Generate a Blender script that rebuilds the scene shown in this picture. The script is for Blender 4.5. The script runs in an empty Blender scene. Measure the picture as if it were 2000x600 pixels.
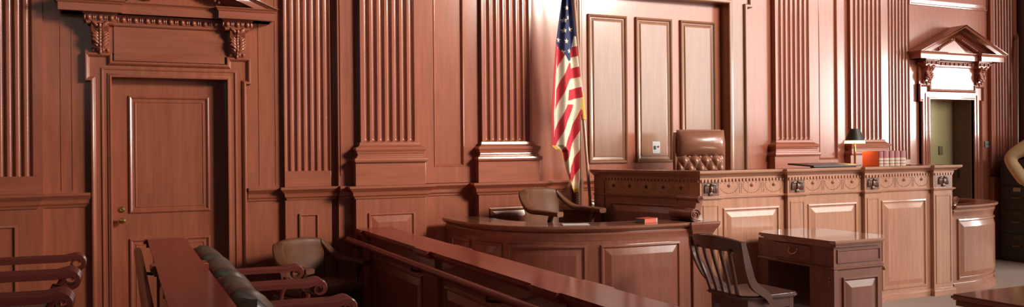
import bpy, bmesh, math, random
from mathutils import Vector, Matrix
from math import sin, cos, pi, radians, sqrt, exp
random.seed(7)
SC = bpy.context.scene
COL = SC.collection

# ---------------------------------------------------------------- camera
cam = bpy.data.cameras.new('camera'); cam.sensor_width = 36; cam.lens = 36*1640/2000
cam.shift_y = -8/2000; cam.clip_start = .05
co = bpy.data.objects.new('camera', cam); COL.objects.link(co)
co.location = (0, 0, 1.55)
co.matrix_world = Matrix.Translation((0, 0, 1.55)) @ Matrix.Rotation(radians(-25), 4, 'Z') @ Matrix.Rotation(radians(90), 4, 'X') @ Matrix.Rotation(-.0095, 4, 'Z')
SC.camera = co
# ---------------------------------------------------------------- world, lights, exposure
w = bpy.data.worlds.new('world'); SC.world = w; w.use_nodes = True
w.node_tree.nodes['Background'].inputs[0].default_value = (.80, .90, 1.0, 1)
w.node_tree.nodes['Background'].inputs[1].default_value = .034
def area(name, loc, target, sx, sy, power, col, spread=180):
    l = bpy.data.lights.new(name, 'AREA'); l.shape = 'RECTANGLE'; l.size = sx; l.size_y = sy
    l.energy = power; l.color = col; l.spread = radians(spread)
    o = bpy.data.objects.new(name, l); COL.objects.link(o); o.location = loc
    o.rotation_euler = (Vector(target)-Vector(loc)).to_track_quat('-Z', 'Y').to_euler()
    return o
def spot(name, loc, target, ang, blend, power, rad, col):
    l = bpy.data.lights.new(name, 'SPOT'); l.spot_size = radians(ang); l.spot_blend = blend
    l.energy = power; l.shadow_soft_size = rad; l.color = col
    o = bpy.data.objects.new(name, l); COL.objects.link(o); o.location = loc
    o.rotation_euler = (Vector(target)-Vector(loc)).to_track_quat('-Z', 'Y').to_euler()
    return o
area('window_light_front', (15.2, -3.0, 3.6), (15.2, 7.0, 3.0), 10.0, 3.4, 720, (1, .96, .90))
area('added_light_upper', (15.2, -3.0, 6.3), (13.2, 7.0, 2.0), 10.0, 1.6, 480, (1, .95, .90))  # unseen lamp added high up to whiten the panel bevels
area('window_light_far', (23.2, -3.0, 2.9), (16.0, 7.0, 2.4), 5.6, 2.7, 1350, (1, .95, .88))
area('added_light_right', (7.8, 0.2, 5.2), (3.6, 7.5, 3.5), 2.2, 1.4, 250, (1, .90, .76), 90)  # unseen area lamp added over the room, lights the left wall from the right
spot('window_light_side', (15.6, 3.0, 2.0), (8.6, 7.6, .75), 56, .5, 450, .45, (1, .94, .88))
area('fill_light_left', (-1.5, -4.0, 3.6), (2.0, 7.0, 1.0), 3.0, 2.2, 12, (1, .80, .66))  # unseen weak warm area lamp behind the camera
SC.view_settings.view_transform = 'Standard'; SC.view_settings.look = 'None'
SC.view_settings.exposure = 0.0; SC.view_settings.gamma = 1; SC.view_settings.use_curve_mapping = False

# ---------------------------------------------------------------- materials
def mat_base(name):
    m = bpy.data.materials.new(name); m.use_nodes = True
    nt = m.node_tree; b = nt.nodes['Principled BSDF']
    return m, nt, b
def wood(name, c, grain=(14, 14, 1.1), rough=.6, coat=1.0, croat=.17, var=.16, bump=.012):
    m, nt, b = mat_base(name)
    tc = nt.nodes.new('ShaderNodeTexCoord'); mp = nt.nodes.new('ShaderNodeMapping')
    mp.inputs['Scale'].default_value = grain
    nt.links.new(tc.outputs['Object'], mp.inputs[0])
    n1 = nt.nodes.new('ShaderNodeTexNoise'); n1.inputs['Scale'].default_value = 2.2; n1.inputs['Detail'].default_value = 8; n1.inputs['Distortion'].default_value = .6
    nt.links.new(mp.outputs[0], n1.inputs['Vector'])
    n2 = nt.nodes.new('ShaderNodeTexNoise'); n2.inputs['Scale'].default_value = 1.3; n2.inputs['Detail'].default_value = 3
    nt.links.new(tc.outputs['Object'], n2.inputs['Vector'])
    mx = nt.nodes.new('ShaderNodeMath'); mx.operation = 'MULTIPLY_ADD'; mx.inputs[1].default_value = .45
    nt.links.new(n2.outputs[0], mx.inputs[0]); nt.links.new(n1.outputs[0], mx.inputs[2])
    cr = nt.nodes.new('ShaderNodeValToRGB')
    cr.color_ramp.elements[0].position = .48; cr.color_ramp.elements[1].position = .98
    cr.color_ramp.elements[0].color = (c[0]*(1-var), c[1]*(1-var*1.2), c[2]*(1-var*1.2), 1)
    cr.color_ramp.elements[1].color = (min(1, c[0]*(1+var)), c[1]*(1+var), c[2]*(1+var), 1)
    nt.links.new(mx.outputs[0], cr.inputs[0]); nt.links.new(cr.outputs[0], b.inputs['Base Color'])
    b.inputs['Roughness'].default_value = rough; b.inputs['Coat IOR'].default_value = 1.6; b.inputs['Specular IOR Level'].default_value = .3
    b.inputs['Coat Weight'].default_value = coat; b.inputs['Coat Roughness'].default_value = croat
    bp = nt.nodes.new('ShaderNodeBump'); bp.inputs['Strength'].default_value = bump; bp.inputs['Distance'].default_value = .01
    nt.links.new(n1.outputs[0], bp.inputs['Height']); nt.links.new(bp.outputs[0], b.inputs['Normal'])
    return m
def plain(name, c, rough=.5, metal=0, coat=0, noise=0, nscale=40, bump=0, emit=None, es=0, sheen=0):
    m, nt, b = mat_base(name)
    b.inputs['Base Color'].default_value = (*c, 1); b.inputs['Roughness'].default_value = rough
    b.inputs['Metallic'].default_value = metal; b.inputs['Coat Weight'].default_value = coat
    b.inputs['Sheen Weight'].default_value = sheen
    if noise or bump:
        tc = nt.nodes.new('ShaderNodeTexCoord'); n = nt.nodes.new('ShaderNodeTexNoise')
        n.inputs['Scale'].default_value = nscale; n.inputs['Detail'].default_value = 6
        nt.links.new(tc.outputs['Object'], n.inputs['Vector'])
        if noise:
            cr = nt.nodes.new('ShaderNodeValToRGB'); cr.color_ramp.elements[0].position = .3; cr.color_ramp.elements[1].position = .7
            cr.color_ramp.elements[0].color = (*[v*(1-noise) for v in c], 1); cr.color_ramp.elements[1].color = (*[min(1, v*(1+noise)) for v in c], 1)
            nt.links.new(n.outputs[0], cr.inputs[0]); nt.links.new(cr.outputs[0], b.inputs['Base Color'])
        if bump:
            bp = nt.nodes.new('ShaderNodeBump'); bp.inputs['Strength'].default_value = bump; bp.inputs['Distance'].default_value = .005
            nt.links.new(n.outputs[0], bp.inputs['Height']); nt.links.new(bp.outputs[0], b.inputs['Normal'])
    if emit:
        b.inputs['Emission Color'].default_value = (*emit, 1); b.inputs['Emission Strength'].default_value = es
    return m
WC = (.35, .094, .046)
W_V = wood('wood_vertical', WC)
W_H = wood('wood_horizontal', WC, grain=(1.1, 14, 14))
W_Y = wood('wood_lengthwise', (.34, .055, .030), grain=(14, 1.1, 14), coat=.5, croat=.13)
P_V = wood('portal_wood_sheen', (.27, .112, .058))  # wall wood with the pale sheen on the portal put into its colour
B_V = wood('bench_wood_vertical', (.44, .205, .125))
K_V = wood('clerk_desk_wood_vertical', (.25, .080, .050))
K_H = wood('clerk_desk_wood_horizontal', (.27, .085, .052), grain=(1.1, 14, 14))
S_V = wood('stand_wood_vertical', (.33, .12, .060))
S_H = wood('stand_wood_horizontal', (.33, .12, .062), grain=(1.1, 14, 14))
B_H = wood('bench_wood_horizontal', (.44, .205, .125), grain=(1.1, 14, 14))
B_F = wood('bench_frieze_wood', (.52, .27, .13), grain=(1.1, 14, 14))
B_C = wood('carving_wood', (.17, .075, .05), rough=.4, bump=.2)
D_V = wood('desk_wood_vertical', (.17, .060, .038), coat=.5, croat=.12)
D_T = wood('desk_top_wood', (.26, .10, .06), grain=(14, 1.1, 14), coat=.8, croat=.08, rough=.3)
C_W = wood('dark_chair_wood', (.075, .026, .017), coat=.6, croat=.1)
J_W = wood('juror_chair_wood', (.15, .022, .015), grain=(1.1, 14, 14), coat=.25, croat=.2)
LEA = plain('tan_leather', (.165, .058, .028), .55, coat=.05, noise=.16, nscale=9, bump=.12)
LEB = plain('judge_leather', (.27, .105, .065), .30, coat=.4, noise=.12, nscale=9, bump=.10)
LED = plain('black_leather', (.060, .050, .036), .45, coat=.2, noise=.2, nscale=12, bump=.12)
BRS = plain('brass', (.78, .50, .18), .25, 1)
BRD = plain('dull_brass', (.45, .28, .10), .35, 1)
BLK = plain('black_metal', (.02, .018, .016), .4)
OLV = plain('olive_paint', (.36, .29, .13), .7, noise=.06, nscale=30)
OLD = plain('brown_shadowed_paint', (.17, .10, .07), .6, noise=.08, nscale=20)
CAR = plain('carpet', (.42, .31, .26), .95, noise=.16, nscale=120, bump=.4)
CAB = plain('cabinet_enamel', (.045, .038, .030), .45, noise=.1, nscale=20)
GRY = plain('grey_plate', (.33, .32, .32), .4, .6)
GRN = plain('greyish_green_plate', (.20, .22, .19), .5)
SHD = plain('lamp_shade_black', (.02, .018, .012), .5)
SHI = plain('lamp_shade_glow', (1, .75, .3), .5, emit=(1, .62, .18), es=6)
BUL = plain('bulb', (1, .8, .4), .5, emit=(1, .7, .3), es=25)
RED = plain('red_cloth_cover', (.55, .085, .04), .6)
MAR = plain('maroon_leather', (.25, .04, .045), .5)
CRM = plain('cream_label', (.50, .37, .26), .6)
PAG = plain('page_block', (.30, .38, .42), .7)
TAN = plain('tan_shirt', (.52, .34, .18), .85, noise=.1, nscale=60, bump=.2)
TRO = plain('dark_trousers', (.05, .04, .035), .9)
SKN = plain('skin', (.45, .20, .13), .5)
HAI = plain('hair', (.05, .03, .02), .6)
PAD = plain('desk_pad', (.05, .025, .02), .4)
PAP = plain('paper', (.75, .72, .68), .6)
RDM = plain('red_button', (.6, .03, .02), .4)
GLD = plain('gold_fringe', (.75, .42, .06), .55, noise=.3, nscale=300, bump=.5)

# ---------------------------------------------------------------- mesh helpers
def smooth(me, ang=35):
    for p in me.polygons: p.use_smooth = True
    try: me.set_sharp_from_angle(angle=radians(ang))
    except Exception: pass
def rootloc(o):
    v = Vector((0, 0, 0))
    while o is not None: v += o.location; o = o.parent
    return v
def obj(name, bm, m, parent=None, ang=22, origin=True):
    if name.endswith('panel'): ang = 6
    bmesh.ops.remove_doubles(bm, verts=bm.verts, dist=1e-6)
    bmesh.ops.recalc_face_normals(bm, faces=bm.faces)
    me = bpy.data.meshes.new(name)
    off = rootloc(parent) if parent else Vector((0, 0, 0))
    if not parent and origin and len(bm.verts):
        xs = [v.co.x for v in bm.verts]; ys = [v.co.y for v in bm.verts]; zs = [v.co.z for v in bm.verts]
        off = Vector(((min(xs)+max(xs))/2, (min(ys)+max(ys))/2, min(zs)))
    for v in bm.verts: v.co -= off
    bm.to_mesh(me); bm.free(); me.materials.append(m); smooth(me, ang)
    o = bpy.data.objects.new(name, me); COL.objects.link(o)
    if parent: o.parent = parent
    else: o.location = off
    if ang <= 50:
        wn = o.modifiers.new('normals', 'WEIGHTED_NORMAL'); wn.keep_sharp = True; wn.weight = 100
    return o
def tag(o, label, cat, group=None):
    o['label'] = label; o['category'] = cat
    if group: o['group'] = group
    return o
def thing(name, label, cat, loc=(0, 0, 0), group=None):
    o = bpy.data.objects.new(name, None); COL.objects.link(o); o.location = loc; o.empty_display_size = .1
    return tag(o, label, cat, group)
def structure(o): o['kind'] = 'structure'; return o
def copy_tree(o, parent=None):
    c = o.copy(); COL.objects.link(c); c.parent = parent
    for ch in list(o.children): copy_tree(ch, c)
    return c
NB = bmesh.new
def box(bm, x0, x1, y0, y1, z0, z1, bev=0):
    vs = [bm.verts.new(p) for p in ((x0,y0,z0),(x1,y0,z0),(x1,y1,z0),(x0,y1,z0),(x0,y0,z1),(x1,y0,z1),(x1,y1,z1),(x0,y1,z1))]
    fs = [bm.faces.new([vs[i] for i in f]) for f in ((0,3,2,1),(4,5,6,7),(0,1,5,4),(1,2,6,5),(2,3,7,6),(3,0,4,7))]
    if bev:
        es = list({e for f in fs for e in f.edges})
        bmesh.ops.bevel(bm, geom=es, offset=bev, segments=2, affect='EDGES', profile=.5)
    return bm
def prism(bm, pts, lo, hi, axis='y'):
    """closed 2-D outline extruded: axis y -> pts are (x,z); z -> (x,y); x -> (y,z)"""
    def f(p, t):
        return (p[0], t, p[1]) if axis == 'y' else ((p[0], p[1], t) if axis == 'z' else (t, p[0], p[1]))
    a = [bm.verts.new(f(p, lo)) for p in pts]; b = [bm.verts.new(f(p, hi)) for p in pts]
    n = len(pts)
    bm.faces.new(a); bm.faces.new(b[::-1])
    for i in range(n): bm.faces.new((a[i], b[i], b[(i+1) % n], a[(i+1) % n]))
    return bm
def loft(bm, rings, closed=True, caps=True):
    R = [[bm.verts.new(p) for p in r] for r in rings]
    n = len(R[0])
    for a, b in zip(R, R[1:]):
        for i in range(n if closed else n-1):
            j = (i+1) % n
            try: bm.faces.new((a[i], a[j], b[j], b[i]))
            except ValueError: pass
    if caps and closed:
        bm.faces.new(R[0][::-1]); bm.faces.new(R[-1])
    return R
def miter(path, closed=False):
    n = len(path); out = []
    for i in range(n):
        p = Vector(path[i])
        a = Vector(path[i-1]) if (i > 0 or closed) else None
        b = Vector(path[(i+1) % n]) if (i < n-1 or closed) else None
        d1 = (p-a).normalized() if a is not None else None
        d2 = (b-p).normalized() if b is not None else None
        if d1 is None: d1 = d2
        if d2 is None: d2 = d1
        n1 = Vector((d1.y, -d1.x)); n2 = Vector((d2.y, -d2.x))
        m = n1+n2; k = m.dot(n1)
        m = m/k if abs(k) > 1e-4 else n1
        out.append(m)
    return out
def sweep(bm, path, prof, plane='xy', base=0, caps=True):
    """path 2-D; profile (a,b) closed: a = offset to the RIGHT of the path direction, b = perpendicular to the plane.
    plane xy: b is up. plane xz: b goes towards -Y from Y=base."""
    ms = miter(path); rings = []
    for p, m in zip(path, ms):
        r = []
        for a, b in prof:
            u, v = p[0]+m.x*a, p[1]+m.y*a
            r.append((u, v, base+b) if plane == 'xy' else (u, base-b, v))
        rings.append(r)
    loft(bm, rings, True, caps)
    return bm
def tube(bm, pts, rad, seg=12):
    rads = rad if isinstance(rad, (list, tuple)) else [rad]*len(pts)
    pts = [Vector(p) for p in pts]; rings = []
    up = Vector((0, 0, 1)); prev = None
    for i, p in enumerate(pts):
        d = (pts[min(i+1, len(pts)-1)]-pts[max(i-1, 0)]).normalized()
        if prev is None:
            s = d.cross(up) if abs(d.z) < .95 else d.cross(Vector((1, 0, 0)))
        else:
            s = prev - d*prev.dot(d)
        s.normalize(); prev = s; t = d.cross(s)
        rings.append([p+(s*cos(2*pi*k/seg)+t*sin(2*pi*k/seg))*rads[i] for k in range(seg)])
    loft(bm, rings)
    return bm
def lathe(bm, prof, c, seg=24):
    rings = [[(c[0]+r*cos(2*pi*k/seg), c[1]+r*sin(2*pi*k/seg), c[2]+z) for k in range(seg)] for r, z in prof]
    loft(bm, rings)
    return bm
def ball(bm, c, r, s=(1, 1, 1), rot=None, seg=10, ring=7):
    M = Matrix.Translation(c) @ (rot.to_4x4() if rot else Matrix.Identity(4)) @ Matrix.Diagonal((r*s[0], r*s[1], r*s[2], 1))
    bmesh.ops.create_uvsphere(bm, u_segments=seg, v_segments=ring, radius=1, matrix=M)
    return bm
def spline(pts, n):
    P = [Vector(p) for p in pts]; P = [2*P[0]-P[1]]+P+[2*P[-1]-P[-2]]; out = []
    for i in range(1, len(P)-2):
        for k in range(n):
            t = k/n; a, b, c, d = P[i-1], P[i], P[i+1], P[i+2]
            out.append(.5*((2*b)+(c-a)*t+(2*a-5*b+4*c-d)*t*t+(3*b-a-3*c+d)*t**3))
    out.append(P[-2]); return out
# maps a point (u along, z up, o outward) of a flat or bent face to the room
def face_map(p0, p1):
    p0 = Vector(p0); p1 = Vector(p1); d = (p1-p0).normalized(); n = Vector((d.y, -d.x))
    return lambda u, z, o: (p0.x+d.x*u+n.x*o, p0.y+d.y*u+n.y*o, z)
def curve_map(pts):
    P = [Vector(p) for p in pts]; L = [0]
    for a, b in zip(P, P[1:]): L.append(L[-1]+(b-a).length)
    N = miter([tuple(p) for p in P])
    def f(u, z, o):
        u = min(max(u, 0), L[-1]-1e-6); i = 0
        while L[i+1] < u: i += 1
        t = (u-L[i])/(L[i+1]-L[i]); p = P[i].lerp(P[i+1], t); n = N[i].lerp(N[i+1], t)
        return (p.x+n.x*o, p.y+n.y*o, z)
    f.length = L[-1]; return f
RAISED = ((0, 0), (.004, .016), (.018, .018), (.026, .004), (.032, .003), (.086, .0185))
SUNK = ((0, 0), (.003, .020), (.020, .022), (.030, .010), (.050, .004), (.062, .002))
def panel(bm, f, u0, u1, z0, z1, rings=RAISED, n=1, o0=0):
    R = []
    for ins, out in rings:
        a, b, c, d = u0+ins, u1-ins, z0+ins, z1-ins
        lo = [f(a+(b-a)*k/n, c, o0+out) for k in range(n+1)]; hi = [f(a+(b-a)*k/n, d, o0+out) for k in range(n+1)]
        R.append([bm.verts.new(p) for p in lo+hi[::-1]])
    m = len(R[0])
    for A, B in zip(R, R[1:]):
        for i in range(m): bm.faces.new((A[i], A[(i+1) % m], B[(i+1) % m], B[i]))
    A = R[-1]
    for k in range(n): bm.faces.new((A[k], A[k+1], A[m-2-k], A[m-1-k]))
    return bm
def slab(bm, f, u0, u1, z0, z1, o0, o1, n=1):
    rings = [[f(u0+(u1-u0)*k/n, z, o) for z, o in ((z0, o0), (z0, o1), (z1, o1), (z1, o0))] for k in range(n+1)]
    loft(bm, rings); return bm
def mould(bm, f, u0, u1, prof, n=1):
    loft(bm, [[f(u0+(u1-u0)*k/n, z, o) for o, z in prof] for k in range(n+1)]); return bm

# ================================================================ SETTING
YW = 7.6      # the wall with the doors
YP = 7.5      # the pier that carries the large pilasters
YD = 7.58     # the panelled recess behind the judge
H = 4.4
bm = NB(); box(bm, -4, 13, -3, 8.0, -.1, 0)
structure(obj('floor', bm, CAR))
bm = NB()
box(bm, -4, -.06, YW, 7.95, 0, H); box(bm, -.06, .835, YW, 7.95, 2.17, H); box(bm, -.06, .835, 7.80, 7.95, 0, 2.17)
box(bm, .835, 1.775, YW, 7.95, 0, H)
box(bm, 1.775, 4.2, YP, 7.95, 0, H); box(bm, 4.2, 6.2, YD, 7.95, 0, H); box(bm, 6.2, 8.68, YP, 7.95, 0, H)
box(bm, 8.68, 9.43, YW, 7.95, 0, H); box(bm, 9.43, 9.50, YW, 7.86, 0, H); box(bm, 9.50, 10.35, YW, 7.87, 2.15, H); box(bm, 10.35, 11.5, YW, 7.95, 0, H)
structure(obj('wall_back', bm, W_V))
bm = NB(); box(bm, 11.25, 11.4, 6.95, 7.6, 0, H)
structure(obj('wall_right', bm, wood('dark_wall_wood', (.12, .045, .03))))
bm = NB(); box(bm, 9.3, 10.45, 7.952, 8.05, 0, 2.4); box(bm, 9.44, 10.345, 7.875, 7.951, 0, 2.2)
hall = structure(obj('wall_hall', bm, OLV))
bm = NB(); box(bm, 10.338, 10.352, 7.605, 7.872, 0, 2.15)
structure(obj('trim_1', bm, OLD))
# boards of the sunk panels between the pilasters
bm = NB()
for x0, x1, a, b in ((2.49, 3.17, 2.68, 2.98), (7.32, 8.0, 7.51, 7.80)):
    box(bm, x0, a, YP-.022, YP, 1.24, H); box(bm, b, x1, YP-.022, YP, 1.24, H)
    box(bm, a, b, YP-.022, YP, 1.24, 1.395)
for a, b_ in ((2.68, 2.98), (7.51, 7.80)):
    sweep(bm, [(b_, H), (b_, 1.395), (a, 1.395), (a, H)], [(-.001, 0), (-.001, .026), (.004, .028), (.010, .024), (.020, .004), (.022, 0)], 'xz', YP)
structure(obj('trim_2', bm, W_V))
# plain fielded panel high above the right door, vertical board joints
bm = NB()
fm = face_map((8.95, YW), (11.2, YW))
panel(bm, fm, .22, 1.72, 3.36, 4.3, RAISED)
structure(obj('trim_3', bm, W_V))
bm = NB()
for x in (-.43, -.35, 1.10, 1.24): box(bm, x, x+.004, YW-.004, YW, 1.25, H)
for x in (1.795,): box(bm, x, x+.012, YP-.008, YP, 1.33, H)
structure(obj('trim_4', bm, W_V))
# chair rail: a moulding that breaks forward round every pedestal
RAIL = [(0, 1.120), (.012, 1.120), (.016, 1.135), (.030, 1.150), (.034, 1.175), (.040, 1.185), (.060, 1.205), (.070, 1.215), (.070, 1.235), (0, 1.235)]
peds = [(-1.26, -.60, 7.52), (1.345, 1.755, 7.54)]
big = [(2.232, .33), (3.42, .335), (7.07, .325), (8.24, .33)]
def rail_path(x0, x1, stops, yb):
    p = [(x0, yb)]
    for a, b, y in stops: p += [(a, yb), (a, y), (b, y), (b, yb)]
    return p+[(x1, yb)]
bm = NB()
flat = [(a*.5, b) for a, b in RAIL]
sweep(bm, rail_path(-4, -.22, [(-1.26, -.60, 7.54)], YW), RAIL[:1]+RAIL[1:])
sweep(bm, rail_path(1.0, 1.775, [(1.335, 1.74, 7.545)], YW), RAIL)
sweep(bm, rail_path(1.775, 4.10, [(c-h, c+h, 7.385) for c, h in big[:2]], YP), RAIL)
sweep(bm, [(4.27, YD), (6.14, YD)], RAIL)
sweep(bm, rail_path(6.32, 8.68, [(c-h, c+h, 7.385) for c, h in big[2:]], YP), RAIL)
sweep(bm, [(8.68, YW), (9.34, YW)], RAIL)
structure(obj('trim_5', bm, W_H))
bm = NB()
for x0, x1, y in ((-4, -.22, YW), (1.0, 1.775, YW), (1.775, 4.1, YP), (6.32, 8.68, YP), (8.68, 9.34, YW), (10.55, 11.25, YW)):
    box(bm, x0, x1, y-.02, y, 0, .18)
structure(obj('baseboard_back', bm, W_H))

# ---------------------------------------------------------------- fluted pilasters
def fluted(bm, cx, hw, y, depth, z0, z1, nfl, pitch, rounded=True, fd=.028):
    """relief block: flutes cut into the face that looks to -Y"""
    r = pitch*.40
    xs = []
    first = cx-(nfl-1)/2*pitch
    xs.append(cx-hw)
    for k in range(nfl):
        c = first+k*pitch
        for t in (-1.02, -.97, -.9, -.75, -.5, -.25, 0, .25, .5, .75, .9, .97, 1.02): xs.append(c+t*r)
    xs.append(cx+hw); xs = sorted(set(round(x, 5) for x in xs))
    zend = z0+.028
    zs = [z0]+([zend+r*t for t in (0, .1, .25, .45, .7, 1, 1.3)] if rounded else [z0+.001, z0+.0015])+[z1]
    def dep(x, z):
        k = round((x-first)/pitch)
        if k < 0 or k >= nfl: return 0
        d = abs(x-first-k*pitch)/r
        if d >= 1: return 0
        if rounded:
            zz = (z-zend)/r
            if zz < 0: return 0
            if zz < 1:
                rr = sqrt(d*d+(1-zz)**2)
                return fd*sqrt(max(0, 1-rr*rr)) if rr < 1 else 0
        elif z < z0+.0012: return 0
        return fd*sqrt(1-d*d)
    G = [[bm.verts.new((x, y+dep(x, z), z)) for x in xs] for z in zs]
    for a, b in zip(G, G[1:]):
        for i in range(len(xs)-1): bm.faces.new((a[i], a[i+1], b[i+1], b[i]))
    # sides, top and bottom
    B = [[bm.verts.new((x, y+depth, z)) for x in (xs[0], xs[-1])] for z in zs]
    for i in range(len(zs)-1):
        bm.faces.new((G[i][0], G[i+1][0], B[i+1][0], B[i][0])); bm.faces.new((G[i][-1], B[i][1], B[i+1][1], G[i+1][-1]))
    bm.faces.new([v for v in G[0]]+[B[0][1], B[0][0]]); bm.faces.new([v for v in G[-1][::-1]]+[B[-1][0], B[-1][1]])
PBASE = [(0, 1.443), (.065, 1.443), (.072, 1.450), (.075, 1.465), (.072, 1.480), (.062, 1.487), (.050, 1.488), (.048, 1.500), (.040, 1.508), (.038, 1.518),
         (.046, 1.522), (.048, 1.530), (.052, 1.545), (.060, 1.552), (.062, 1.565), (.056, 1.580), (.040, 1.585), (.030, 1.590), (.018, 1.602), (.012, 1.625), (0, 1.630)]
def large_pilaster(cx, label):
    t = thing('fluted_pilaster', label, 'pilaster', (cx, 7.44, 0), 'large fluted pilasters on moulded pedestals')
    b = NB(); fluted(b, cx, .268, 7.43, .07, 1.60, H, 7, .0708); obj('shaft', b, W_V, t, 50)
    b = NB(); sweep(b, [(cx-.268, YP), (cx-.268, 7.43), (cx+.268, 7.43), (cx+.268, YP)], PBASE)
    obj('base_moulding', b, W_H, t)
    b = NB(); box(b, cx-.33, cx+.33, 7.385, YP, 1.235, 1.445, .003); obj('plinth', b, W_H, t)
    b = NB(); box(b, cx-.33, cx+.33, 7.385, YP, 0, 1.12, .003); ped = obj('pedestal', b, W_V, t)
    b = NB(); panel(b, face_map((cx-.33, 7.385), (cx+.33, 7.385)), .11, .55, .25, .99, RAISED); obj('pedestal_panel', b, W_V, ped)
for (c, _), lab in zip(big, ('large fluted pilaster above the wall end of the long polished rail',
                             'large fluted pilaster directly left of the flag, behind the curved desk',
                             'large fluted pilaster just right of the tall three-panelled recess',
                             'large fluted pilaster behind the brass desk lamp')):
    large_pilaster(c, lab)
def small_pilaster(cx, hw, label, x0=None):
    t = thing('fluted_pilaster', label, 'pilaster', (cx, 7.56, 0), 'flat fluted pilasters without a base')
    b = NB(); fluted(b, cx, hw, 7.55, .05, 1.375, H, 7, .0585, False, .022); obj('shaft', b, W_V, t, 50)
    b = NB(); box(b, cx-hw, cx+hw, 7.55, YW, 1.235, 1.375, .002); obj('plinth', b, W_H, t)
    b = NB(); box(b, cx-hw, cx+hw, 7.54, YW, 0, 1.12, .002); ped = obj('pedestal', b, W_V, t)
    b = NB(); panel(b, face_map((cx-.11, 7.54), (cx+.11, 7.54)), .02, .20, .25, 1.0, ((0, 0), (.004, .018), (.018, .02), (.026, .004), (.03, .003))); obj('pedestal_panel', b, W_V, ped)
small_pilaster(-.82, .27, 'flat fluted pilaster at the far left edge, its flutes running down to a plain block')
small_pilaster(1.515, .205, 'flat fluted pilaster right of the closed door, partly in the shade of the next pier')
small_pilaster(8.92, .20, 'narrow glimpse of a flat fluted pilaster left of the open doorway')
small_pilaster(10.95, .27, 'dim fluted pilaster right of the open doorway, behind the filing cabinet')

# ---------------------------------------------------------------- door surrounds (left closed door, right open doorway)
def acanthus(b, cx, y, z0, z1, w):
    """carved leaf on the front of a console"""
    h = z1-z0
    def P(t):  # S curve down the front, t=0 top .. 1 bottom
        return y-.145+.085*t+.028*sin(t*pi*2), z1-h*t
    for k in range(9):
        t = k/8; yy, zz = P(t)
        ball(b, (cx, yy, zz), .013, (1, 1, 1.9))
    for s in (-1, 1):
        for k in range(7):
            t = .05+.13*k; yy, zz = P(min(t, 1))
            sp = w*.5*.98
            pts = [(cx+s*.008, yy+.004, zz-.01), (cx+s*sp*.45, yy-.004, zz+.012), (cx+s*sp*.8, yy+.004, zz+.034), (cx+s*sp, yy+.016, zz+.030)]
            tube(b, spline(pts, 3), [.007, .010, .012, .013, .014, .014, .014, .012, .010, .007], 6)
        for k in range(2): ball(b, (cx+s*(.020+.032*k), y-.055, z0+.012), .013)
    ball(b, (cx, y-.058, z0+.012), .014)
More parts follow.
